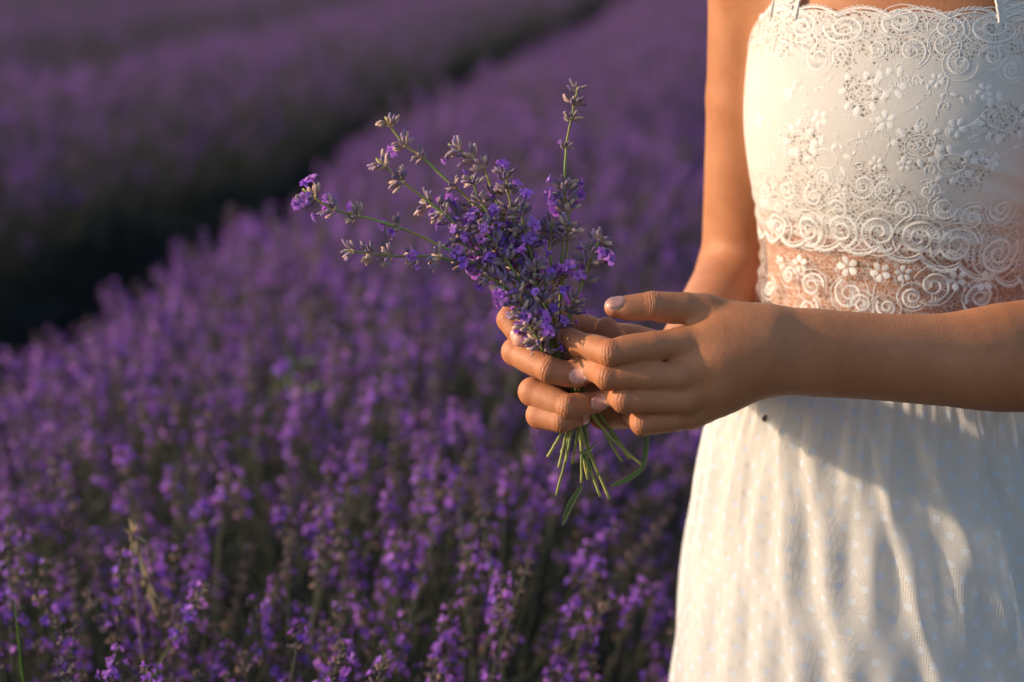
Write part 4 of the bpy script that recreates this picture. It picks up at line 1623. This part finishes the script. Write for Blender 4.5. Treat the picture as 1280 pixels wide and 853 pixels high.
RIDGES = []
for (xa, ya), (xb, yb), amp, wl, wr in [((1016, 560), (1058, 850), 0.0070, 0.040, 0.085), ((1150, 545), (1272, 820), 0.0085, 0.055, 0.10),
                                        ((1092, 540), (1135, 720), 0.0065, 0.030, 0.07), ((1215, 540), (1278, 650), 0.006, 0.03, 0.07),
                                        ((985, 530), (1000, 850), 0.0035, 0.03, 0.06), ((940, 530), (930, 850), 0.0060, 0.10, 0.040),
                                        ((905, 540), (872, 850), 0.0060, 0.06, 0.05)]:
    t1, z1 = on_skirt(xa, ya); t2, z2 = on_skirt(xb, yb)
    RIDGES.append((t1, z1, (t2 - t1) / (z1 - z2), amp * 0.72, wl, wr))
for k in range(15):
    t = 1.25 + k * 0.27
    RIDGES.append((t, 0.86, RNG.uniform(-0.4, 0.6), RNG.uniform(0.004, 0.010), RNG.uniform(0.03, .07), RNG.uniform(0.05, .10)))


def folds(th, z):
    f = np.zeros(np.broadcast(th, z).shape)
    for t1, z1, sl, amp, wl, wr in RIDGES:
        d = th - (t1 + sl * (z1 - z))
        d = (d + math.pi) % (2 * math.pi) - math.pi
        g = np.clip((0.905 - z) / 0.06, 0, 1)
        wid = 0.7 + 0.9 * np.clip((0.9 - z) / 0.3, 0, 2)
        f = f + 0.85 * amp * g * np.where(d < 0, np.exp(-(d / (wl * wid)) ** 2), np.exp(-(d / (wr * wid)) ** 2))
    gath = np.exp(-np.maximum((0.905 - z) / 0.05, 0) ** 1.2)
    f = f + 0.0015 * gath * np.sin(th * 47 + 2.2 * np.sin(th * 9)) + 0.0010 * gath * np.sin(th * 83 + 1.2)
    f = f + 0.0016 * np.sin(th * 13 + z * 9) * np.clip((0.93 - z) / 0.15, 0, 1) + 0.0010 * np.sin(th * 29 - z * 26) * np.clip((0.93 - z) / 0.1, 0, 1)
    return f


def off_surface(th, z, o):
    return skirt_base(th, z, o)


THK = np.linspace(-math.pi, math.pi, 721)[:-1]
uvs = lambda th, z: np.stack([th * 150.0, z * 1000.0], -1)
tulle = grid_mesh('tulle_overskirt', lambda t, z: off_surface(t, z, 0.0045 + folds(t, z) + 0.0012 * np.sin(t * 31 + z * 40)), THK,
                  lambda t, f: 0.36 + 0.004 * np.sin(t * 12) + (0.920 - 0.36) * f, 170, M_TULLE, person, uvs)
tulle['label'] = 'white dotted tulle layer falling in loose folds over the slip'
slip = grid_mesh('skirt_slip', lambda t, z: off_surface(t, z, -0.0035 + 0.55 * folds(t, z)), THK[::2], lambda t, f: 0.385 + (0.917 - 0.385) * f + 0 * t, 110, M_SLIP, person, uvs)

# ------------------------------------------------------------------ hair, tied back


def build_hair():
    V, F = [], []
    nu, nv = 40, 24
    for j in range(nv + 1):
        ph = math.pi * (0.02 + 0.60 * j / nv)
        for i in range(nu):
            a = 2 * math.pi * i / nu
            face = max(0.0, math.cos(a))                       # a=0 towards the face: hairline sits higher there
            p2 = ph * (1 - 0.34 * face ** 2.2)
            r = np.array([0.077, 0.098, 0.088]) * (1 + 0.02 * math.sin(a * 17) + 0.012 * math.sin(a * 31 + j))
            V.append(hp(r[0] * math.sin(p2) * math.sin(a), -0.010 + r[1] * math.sin(p2) * math.cos(a), 0.028 + r[2] * math.cos(p2)))
    for j in range(nv):
        for i in range(nu):
            i2 = (i + 1) % nu
            F.append((j * nu + i, (j + 1) * nu + i, (j + 1) * nu + i2, j * nu + i2))
    base = len(V)
    tail = smooth_path([hp(0, -0.085, 0.0), hp(0, -0.125, -0.03), hp(0, -0.12, -0.10), hp(0, -0.10, -0.20), hp(0, -0.095, -0.28)], 24)
    V2, F2 = tube(tail, 0.028 * np.sin(np.linspace(0.5, 3.0, 24)) ** 0.6 + 0.003, 18)
    V2 = V2 + RNG.normal(0, 0.0012, V2.shape)
    V = np.concatenate([np.array(V), V2]); F += [tuple(i + base for i in f) for f in F2]
    h = obj('hair', mesh('hair', V, F, M_HAIR), person, PT)
    h['label'] = 'dark brown hair tied back in a ponytail'


build_hair()

# a small dark beetle on the skirt
def beetle():
    t, z = on_skirt(963, 522)
    p = off_surface(np.array([t]), np.array([z]), 0.0045 + folds(np.array([t]), np.array([z])) + 0.0012 * np.sin(t * 31 + z * 40))[0]
    n = skirt_base(np.array([t]), np.array([z]), 0.02)[0] - skirt_base(np.array([t]), np.array([z]), 0)[0]; n /= np.linalg.norm(n)
    tt = NT('beetle_shell')
    b = tt.n('ShaderNodeBsdfPrincipled', i_Roughness=0.3)
    nz = tt.noise(500, tt.n('ShaderNodeTexCoord').outputs['Object'])
    tt.l(tt.mix(nz, (0.008, 0.007, 0.010), (0.03, 0.025, 0.03)), b.inputs['Base Color']); tt.l(b.outputs[0], tt.out.inputs['Surface'])
    ax = camdir(0.85, 0.45, 0); ax = ax - (ax @ n) * n; ax /= np.linalg.norm(ax); s = np.cross(n, ax)
    e = empty('beetle', p)
    tag(e, 'tiny dark beetle sitting on the white tulle skirt below the forearm', 'insect')
    def blob(name, c, r):
        V, F = [], []
        for j in range(7):
            ph = math.pi * j / 6
            for i in range(10):
                a = 2 * math.pi * i / 10
                V.append(c[0] * ax + c[1] * s + c[2] * n + r[0] * math.cos(ph) * ax + r[1] * math.sin(ph) * math.cos(a) * s + r[2] * math.sin(ph) * math.sin(a) * n)
        for j in range(6):
            for i in range(10): F.append((j * 10 + i, j * 10 + (i + 1) % 10, (j + 1) * 10 + (i + 1) % 10, (j + 1) * 10 + i))
        obj(name, mesh(name, V, F, tt.m), e)
    for q in (-1, 1): blob('wing_case', (-0.0004, q * 0.0009, 0.0011), (0.0027, 0.0010, 0.0011))
    blob('head', (0.0027, 0, 0.0010), (0.0010, 0.0011, 0.0008))
    for q in (-1, 1):
        for k in (-1, 0, 1):
            V, F = tube([k * 0.001 * ax + q * 0.0009 * s + 0.0006 * n, k * 0.0014 * ax + q * 0.0019 * s + 0.0008 * n, k * 0.0018 * ax + q * 0.0026 * s], 0.00017, 4)
            obj('leg', mesh('leg', V, F, tt.m), e)


beetle()

# ------------------------------------------------------------------ the bouquet: every sprig is a thing of its own
M_SBLOOM = leafy('sprig_blossom', (0.42, 0.16, 0.62), 0.40, 0.6, 0.25)
M_SCALYX = leafy('sprig_calyx', (0.36, 0.275, 0.285), 0.15, 0.8)
M_SLEAF = leafy('sprig_leaf', (0.13, 0.155, 0.055), 0.3, 0.55, 0.2)
WSIZE = 0.0066
WHORLS, BLOSSOMS = [], []
for i in range(10):
    rng = np.random.default_rng(300 + i)
    mb = MB(); slots = []
    whorl(mb, np.zeros(3), np.array([0, 0, 1.0]), int(rng.integers(11, 16)), WSIZE, 0.75, rng, True, slots)
    # a few small bracts at the foot of the whorl
    for k in range(2):
        a = rng.uniform(0, 6.28)
        leaf_strip(mb, np.array([0, 0, -0.002]), np.array([math.cos(a), math.sin(a), 0.5]), 0.005, 0.0016, 0, 0.1, 3, [1.5, 1.4, 0.9, 1])
    WHORLS.append((mb.build('flower_whorl', [M_SCALYX, M_SBLOOM]), slots))
for i in range(7):
    rng = np.random.default_rng(330 + i)
    mb = MB()
    blossom(mb, np.zeros(3), np.array([0, 0, 1.0]), 0.0062 * rng.uniform(0.8, 1.25), rng, 1, True,
            [(1, 1, 1), (0.8, 0.75, 1.0), (1.15, 1.2, 1.1), (1.3, 1.0, 1.1), (0.7, 0.6, 0.95), (1.1, 1, 1), (0.9, 0.9, 1.05)][i])
    BLOSSOMS.append(mb.build('blossom', [M_SCALYX, M_SBLOOM]))


def place(d, p, spin, s=1.0):
    x, y, z = frame_of(d)
    m = Matrix(((x[0], y[0], z[0], 0), (x[1], y[1], z[1], 0), (x[2], y[2], z[2], 0), (0, 0, 0, 1)))
    return Matrix.Translation(Vector(p)) @ m @ Matrix.Rotation(spin, 4, 'Z') @ Matrix.Scale(s, 4)


SPRIGS = [
    ('tallest lavender sprig, standing upright with a sparse grey tip above a violet whorl',
     [(723, 105, 26), (715, 145, 25), (708, 185, 22), (706, 240, 20), (711, 285, 17), (704, 350, 15), (699, 420, 15)],
     [(721, 112, .8, 0), (717, 127, .9, 0), (712, 147, .85, 0), (708, 182, .7, 1), (704, 232, 1.1, 4), (705, 249, 1.15, 5), (708, 265, 1.0, 3)], (742, 606, 8)),
    ('lavender sprig leaning out over the thumb, drooping grey head above violet whorls',
     [(752, 296, -8), (740, 320, -7), (727, 356, -4), (713, 398, 5), (707, 440, 12)],
     [(748, 298, .95, 0), (737, 309, 1.05, 1), (735, 330, 1.15, 5), (728, 348, 1.15, 5)], (757, 582, 5)),
    ('long thin lavender sprig reaching up and out, bare stem between three small grey whorls',
     [(481, 146, 16), (503, 178, 15), (527, 196, 14), (573, 238, 12), (625, 283, 10), (662, 335, 10), (692, 410, 13)],
     [(487, 154, .95, 0), (504, 178, .9, 1), (527, 194, .85, 0), (572, 234, .75, 0), (640, 300, .9, 2)], (797, 556, 10)),
    ('lavender sprig of two dense faded grey whorls, below the long thin sprig',
     [(470, 198, -16), (503, 227, -15), (545, 260, -13), (600, 308, -8), (655, 370, 3), (696, 435, 12)],
     [(479, 206, 1.05, 0), (503, 227, 1.1, 0), (556, 268, 1.0, 1), (583, 294, 1.1, 3)], (776, 566, 8)),
    ('longest sideways lavender sprig, violet blossoms at its tip and bare stem behind',
     [(378, 236, -26), (415, 261, -24), (460, 273, -21), (500, 285, -18), (550, 307, -14), (610, 341, -6), (668, 395, 6), (697, 440, 12)],
     [(390, 245, 1.05, 5), (414, 261, 1.0, 4), (443, 269, .95, 1), (496, 283, .85, 2), (606, 339, 1.0, 3)], (768, 574, 14)),
    ('lowest sideways lavender sprig, a row of even tan-grey whorls and one violet flower',
     [(430, 313, -22), (490, 320, -19), (545, 322, -15), (600, 338, -8), (655, 386, 3), (694, 440, 12)],
     [(439, 315, .95, 0), (462, 318, 1.0, 0), (489, 320, .95, 0), (521, 321, .9, 2), (547, 323, .95, 0), (574, 330, 1.0, 1)], (805, 584, 4)),
    ('dark grey lavender sprig with a drooping dense head behind the bunch',
     [(560, 180, 30), (600, 205, 27), (618, 245, 22), (640, 300, 17), (675, 380, 15), (699, 440, 16)],
     [(570, 186, 1.05, 1), (586, 195, 1.05, 0), (603, 208, 1.0, 1), (617, 245, 1.0, 1), (627, 272, 1.1, 2)], (736, 582, 16)),
    ('upright lavender sprig of dark violet-grey whorls in the middle of the bunch',
     [(631, 214, 6), (636, 245, 6), (645, 290, 7), (665, 350, 9), (697, 430, 13)],
     [(631, 221, .9, 1), (635, 239, 1.0, 1), (639, 260, 1.0, 0), (645, 290, 1.15, 3), (655, 322, 1.05, 3)], (720, 576, 14)),
    ('dried lavender sprig with curled pale husks',
     [(589, 220, -4), (598, 245, -4), (615, 275, -2), (645, 325, 3), (688, 410, 12)],
     [(593, 227, .95, 0), (600, 250, .75, 0), (613, 276, 1.05, 1), (632, 304, 1.1, 3)], (703, 590, 4)),
    ('thick lavender sprig packed with grey buds, pale bud at its tip',
     [(526, 250, 7), (555, 264, 8), (595, 292, 9), (640, 337, 10), (688, 415, 14)],
     [(534, 255, 1.05, 0), (551, 263, 1.1, 1), (572, 274, 1.15, 4), (592, 290, 1.1, 1), (615, 311, 1.15, 5), (636, 333, 1.05, 2)], (751, 592, 12)),
    ('lavender sprig with a bare upright stem under a flat grey head',
     [(692, 276, 20), (686, 300, 20), (690, 345, 17), (697, 430, 17)],
     [(691, 282, 1.0, 0), (688, 293, 1.1, 0), (687, 304, .9, 1), (692, 358, 1.0, 5)], (690, 566, 12)),
    ('short upright lavender sprig beside the bare-stemmed one, grey buds on top',
     [(713, 280, 15), (705, 300, 15), (701, 350, 14), (702, 430, 15)],
     [(710, 284, 1.0, 0), (705, 297, .95, 0), (702, 345, .85, 3)], (684, 560, 14)),
    ('lavender sprig of bright violet whorls close to the centre of the bunch',
     [(649, 256, -3), (655, 285, -2), (668, 335, 3), (692, 420, 11)],
     [(649, 266, .95, 1), (653, 284, 1.1, 5), (660, 309, 1.0, 2), (668, 338, 1.05, 4)], (700, 572, 8)),
    ('low lavender sprig spilling over the index finger',
     [(606, 343, -16), (640, 365, -13), (668, 400, -10), (688, 438, 3)],
     [(612, 346, .85, 4), (628, 356, 1.0, 1), (642, 368, 1.05, 1), (653, 384, 1.05, 1), (662, 396, 1.0, 1)], (727, 604, 4)),
    ('lavender sprig pressed against the fingertips, violet blossoms at its foot',
     [(636, 372, -12), (655, 398, -15), (672, 424, -13), (686, 452, 2)],
     [(641, 378, .9, 3), (653, 395, 1.05, 1), (664, 411, 1.1, 1), (671, 425, 1.05, 4), (678, 438, .95, 5)], (696, 572, 4)),
    ('small violet lavender sprig beside the pointing finger',
     [(723, 366, -2), (712, 390, 2), (706, 430, 11)],
     [(718, 376, .8, 4), (713, 389, .85, 3), (709, 405, .6, 2)], (714, 562, 16)),
    ('lavender sprig of deep violet blossoms right above the grip',
     [(682, 344, -7), (684, 380, -5), (692, 430, 4)],
     [(682, 350, .95, 3), (684, 370, 1.05, 4), (686, 392, 1.05, 2), (690, 415, .95, 5)], (740, 576, 3)),
    ('lavender sprig of mixed buds and blossoms standing in front of the bunch',
     [(667, 328, -9), (672, 368, -8), (686, 430, 2)],
     [(667, 334, 1.05, 3), (669, 352, 1.05, 1), (673, 374, 1.1, 1), (679, 398, 1.05, 3), (684, 420, 1.0, 4)], (710, 562, 8)),
    ('full violet lavender sprig at the left shoulder of the bunch',
     [(600, 282, -13), (625, 314, -10), (660, 370, -4), (690, 435, 6)],
     [(603, 287, 1.05, 3), (617, 304, 1.15, 3), (632, 323, 1.15, 4), (648, 350, 1.05, 2)], (755, 562, 10)),
    ('grey lavender sprig tucked behind the full violet one',
     [(584, 252, 20), (610, 284, 18), (650, 345, 15), (693, 425, 17)],
     [(588, 258, 1.05, 0), (601, 274, 1.1, 1), (620, 299, 1.05, 2), (640, 328, 1.05, 2)], (728, 560, 18)),
    ('violet lavender sprig low at the left of the bunch, above the lowest one',
     [(562, 298, -6), (600, 317, -6), (640, 352, -2), (690, 430, 8)],
     [(569, 302, 1.0, 1), (587, 310, 1.1, 4), (606, 321, 1.15, 5), (626, 339, 1.05, 2)], (745, 600, 15)),
]
srng = np.random.default_rng(5)


def leaf_blade(p0, p1, w, bend, parent, base, name='leaf', mat=None):
    """a narrow grey-green leaf with a pale midrib fold and a little thickness"""
    mb = MB()
    d = p1 - p0; L = np.linalg.norm(d); d = d / L
    s = np.cross(d, -CF); s /= np.linalg.norm(s); u = np.cross(s, d)
    n = 9
    top, bot = [], []
    for i in range(n):
        t = i / (n - 1)
        c = p0 + d * L * t + s * bend * L * math.sin(math.pi * t)
        ww = w * (math.sin(math.pi * (0.10 + 0.88 * t)) ** 0.6)
        for k, q in enumerate((-1, -0.5, 0, 0.5, 1)):
            top.append(c + s * ww * q + u * (abs(q) * ww * 0.55))
    V = np.array(top)
    F = [(i * 5 + k, i * 5 + k + 1, (i + 1) * 5 + k + 1, (i + 1) * 5 + k) for i in range(n - 1) for k in range(4)]
    V2 = V - u * 0.00035
    C = np.array([[1.15, 1.15, 1.0, 1] if k in (0, 4) else ([0.75, 0.85, 0.7, 1] if k != 2 else [1.2, 1.3, 0.9, 1]) for i in range(n) for k in range(5)])
    mb.add(V - base, F, 0, C); mb.add(V2 - base, [f[::-1] for f in F], 0, C * 0.9)
    return obj(name, mb.build(name, [mat or M_SLEAF]), parent)


M_SSTEM = leafy('sprig_stem', (0.27, 0.28, 0.075), 0.10, 0.55, 0.25)
for si, (lab, pts, whs, end) in enumerate(SPRIGS):
    if si in (11, 16, 17, 18, 19): end = (end[0] - 6, 530, end[2] + 4)          # cut short inside the fist
    elif si not in (5, 13): end = (end[0] + srng.normal(0, 9), end[1] + srng.normal(2, 13), end[2])
    gx, gy = 712 + srng.normal(0, 5), 478
    gd = pts[-1][2] * 0.5 + 9 + srng.normal(0, 2)
    last = np.array(pts[-1], float)
    ctrl = [P(*q) for q in pts] + [P(gx + 4, gy, gd), P((gx + end[0]) / 2 + 4 + srng.normal(0, 5), (gy + end[1]) / 2 + 8, (gd + end[2]) / 2 + srng.normal(0, 4)), P(*end)]
    path = smooth_path(ctrl, 60)
    path[1:-1] += srng.normal(0, 0.00012, path[1:-1].shape)
    base = path[-1]
    e = empty('lavender_sprig', base)
    tag(e, lab + ', held in the hands' if len(lab.split()) < 11 else lab, 'lavender sprig', 'sprigs of the lavender bunch')
    r = np.interp(np.linspace(0, 1, 60), [0, 0.3, 1], [0.0007, 0.0009, 0.0010])
    mb = MB()
    V, F = tube(path - base, r, 6)
    ring = np.repeat(np.linspace(0, 1, 60), 6)
    C = np.stack([1.0 + 0.2 * np.sin(ring * 40), 1.0 + 0.15 * np.sin(ring * 33), 0.9 + 0 * ring, 1 + 0 * ring], -1)
    mb.add(V, F, 0, C)
    obj('stem', mb.build('stem', [M_SSTEM]), e)
    pp = np.array([pix(q)[:2] for q in path])
    for wi, (wx, wy, sc, nb) in enumerate(whs):
        i = int(np.argmin((pp[:45, 0] - wx) ** 2 + (pp[:45, 1] - wy) ** 2)); i = min(max(i, 1), 57)
        ax = path[i - 1] - path[i + 1]
        c = path[i] * 0.85 + P(wx, wy, (path[i] - CC) @ CF * 1000 - D0 * 1000) * 0.15
        kind = (si * 3 + wi * 7) % len(WHORLS)
        w = obj('flower_whorl', WHORLS[kind][0], e, place(ax, c - base, srng.uniform(0, 6.28), sc * srng.uniform(1.10, 1.30)))
        sl = WHORLS[kind][1]
        for k in srng.permutation(len(sl))[:int(round(nb * 0.85))]:
            p, d = sl[k]
            d = np.array(d) + srng.normal(0, 0.15, 3)
            obj('blossom', BLOSSOMS[int(srng.integers(len(BLOSSOMS)))], w, place(d, p, srng.uniform(0, 6.28), srng.uniform(0.85, 1.15)))
    # leaves left on the cut stems
    if si == 13:
        leaf_blade(P(727, 608, 4), P(703, 657, 2), 0.0019, 0.05, e, base)
        leaf_blade(P(722, 560, 4), P(741, 604, 2), 0.0009, -0.10, e, base)
    if si == 5:
        leaf_blade(P(806, 583, 3), P(763, 608, -2), 0.0018, -0.06, e, base)
        leaf_blade(P(804, 585, 3), P(809, 534, 8), 0.0019, 0.02, e, base)
    if si == 8:
        leaf_blade(P(720, 567, 2), P(747, 552, 0), 0.0008, 0.12, e, base)
    if si in (2, 11):
        q = path[44]
        leaf_blade(q, q + camdir(0.5 if si == 2 else -0.4, -0.9, 0.1) * 0.016, 0.0010, 0.05, e, base)

# ------------------------------------------------------------------ single plants among the lavender


def grass_blade(name, label, tip, root, w, mat, bow):
    e = empty(name, root)
    tag(e, label, 'grass', )
    mb = MB()
    tip = np.array(tip); root = np.array(root)
    n = 24
    sd = np.cross(tip - root, CF); sd /= np.linalg.norm(sd)
    V, F, C = [], [], []
    for i in range(n):
        t = i / (n - 1)
        c = root + (tip - root) * t + np.array(bow) * math.sin(math.pi * t) - root
        ww = w * (1 - t) ** 0.55 + 0.0001
        V += [c - sd * ww, c - CF * ww * 0.4, c + sd * ww]
        if i:
            b = (i - 1) * 3; F += [(b, b + 1, b + 4, b + 3), (b + 1, b + 2, b + 5, b + 4)]
    mb.add(V, F, 0)
    obj('blade', mb.build('blade', [mat]), e)


def to_ground(p, dx=0.0, dy=0.0):
    x, y = p[0] + dx, p[1] + dy
    return np.array([x, y, float(ground_z(x, y)) - 0.005])


t = P(16, 738, 130)
grass_blade('grass_blade', 'single upright green grass blade rising out of the lavender', t, to_ground(t, -0.005, 0.02), 0.0028, M_GRASS, (0.012, 0, 0))
t = P(-6, 806, 140); t2 = P(40, 865, 140)
grass_blade('grass_blade', 'green grass blade bent sideways across the upright blade', P(-4, 812, 128), to_ground(t2, 0.05, 0.04), 0.0022, M_GRASS, (-0.02, 0, 0.06))


def dry_grass(px, py, dz, lean, seed, label):
    tip = P(px, py, dz)
    root = to_ground(tip, lean[0] * 0.10, 0.05)
    e = empty('dry_grass', root)
    tag(e, label, 'grass', )
    rng = np.random.default_rng(seed)
    path = smooth_path([root, root * .4 + tip * .6 + np.array([-0.004, 0, -0.02]), tip + np.array([-0.002, 0, 0.0]), tip + np.array([lean[0] * 0.028, 0, -0.040])], 40)
    V, F = tube(path - root, 0.0005, 5)
    mb = MB(); mb.add(V, F, 0); obj('stem', mb.build('stem', [M_STRAW]), e)
    mb = MB()
    for k in range(46):
        i = int(rng.integers(27, 40)); d = path[i] - path[i - 1]; d = d / np.linalg.norm(d)
        dd = d + rng.normal(0, 0.32, 3)
        leaf_strip(mb, path[i] - root, dd, rng.uniform(0.009, 0.015), 0.0014, 0, 0.1, 3, [*(np.ones(3) * rng.uniform(.7, 1.25)), 1])
    obj('seed_head', mb.build('seed_head', [M_STRAW]), e)


dry_grass(168, 690, 260, (0.5, 0), 3, 'dry straw-coloured grass with a drooping seed head among the lavender')


def weed(px, py, dz, hgt, seed, label):
    top = P(px, py, dz)
    root = to_ground(top)
    e = empty('weed', root)
    tag(e, label, 'weed')
    rng = np.random.default_rng(seed)
    path = smooth_path([root, (root + top) / 2 + rng.normal(0, .01, 3), top], 20)
    V, F = tube(path - root, 0.0018, 5); mb = MB(); mb.add(V, F, 0); obj('stem', mb.build('stem', [M_WEED]), e)
    for k in range(9):
        t = rng.uniform(0.72, 1.0); a = rng.uniform(0, 6.28)
        mb = MB()
        leaf_strip(mb, path[int(t * 19)] - root, np.array([math.cos(a) * .8, math.sin(a) * .8, 0.7]), rng.uniform(0.05, 0.075), 0.011, 0, 0.3, 5)
        obj('leaf', mb.build('leaf', [M_WEED]), e)


weed(480, 366, 1500, 0.7, 8, 'bright green leafy weed standing out of the purple row')
weed(362, 432, 1250, 0.6, 9, 'small low green weed half hidden between the lavender stalks')
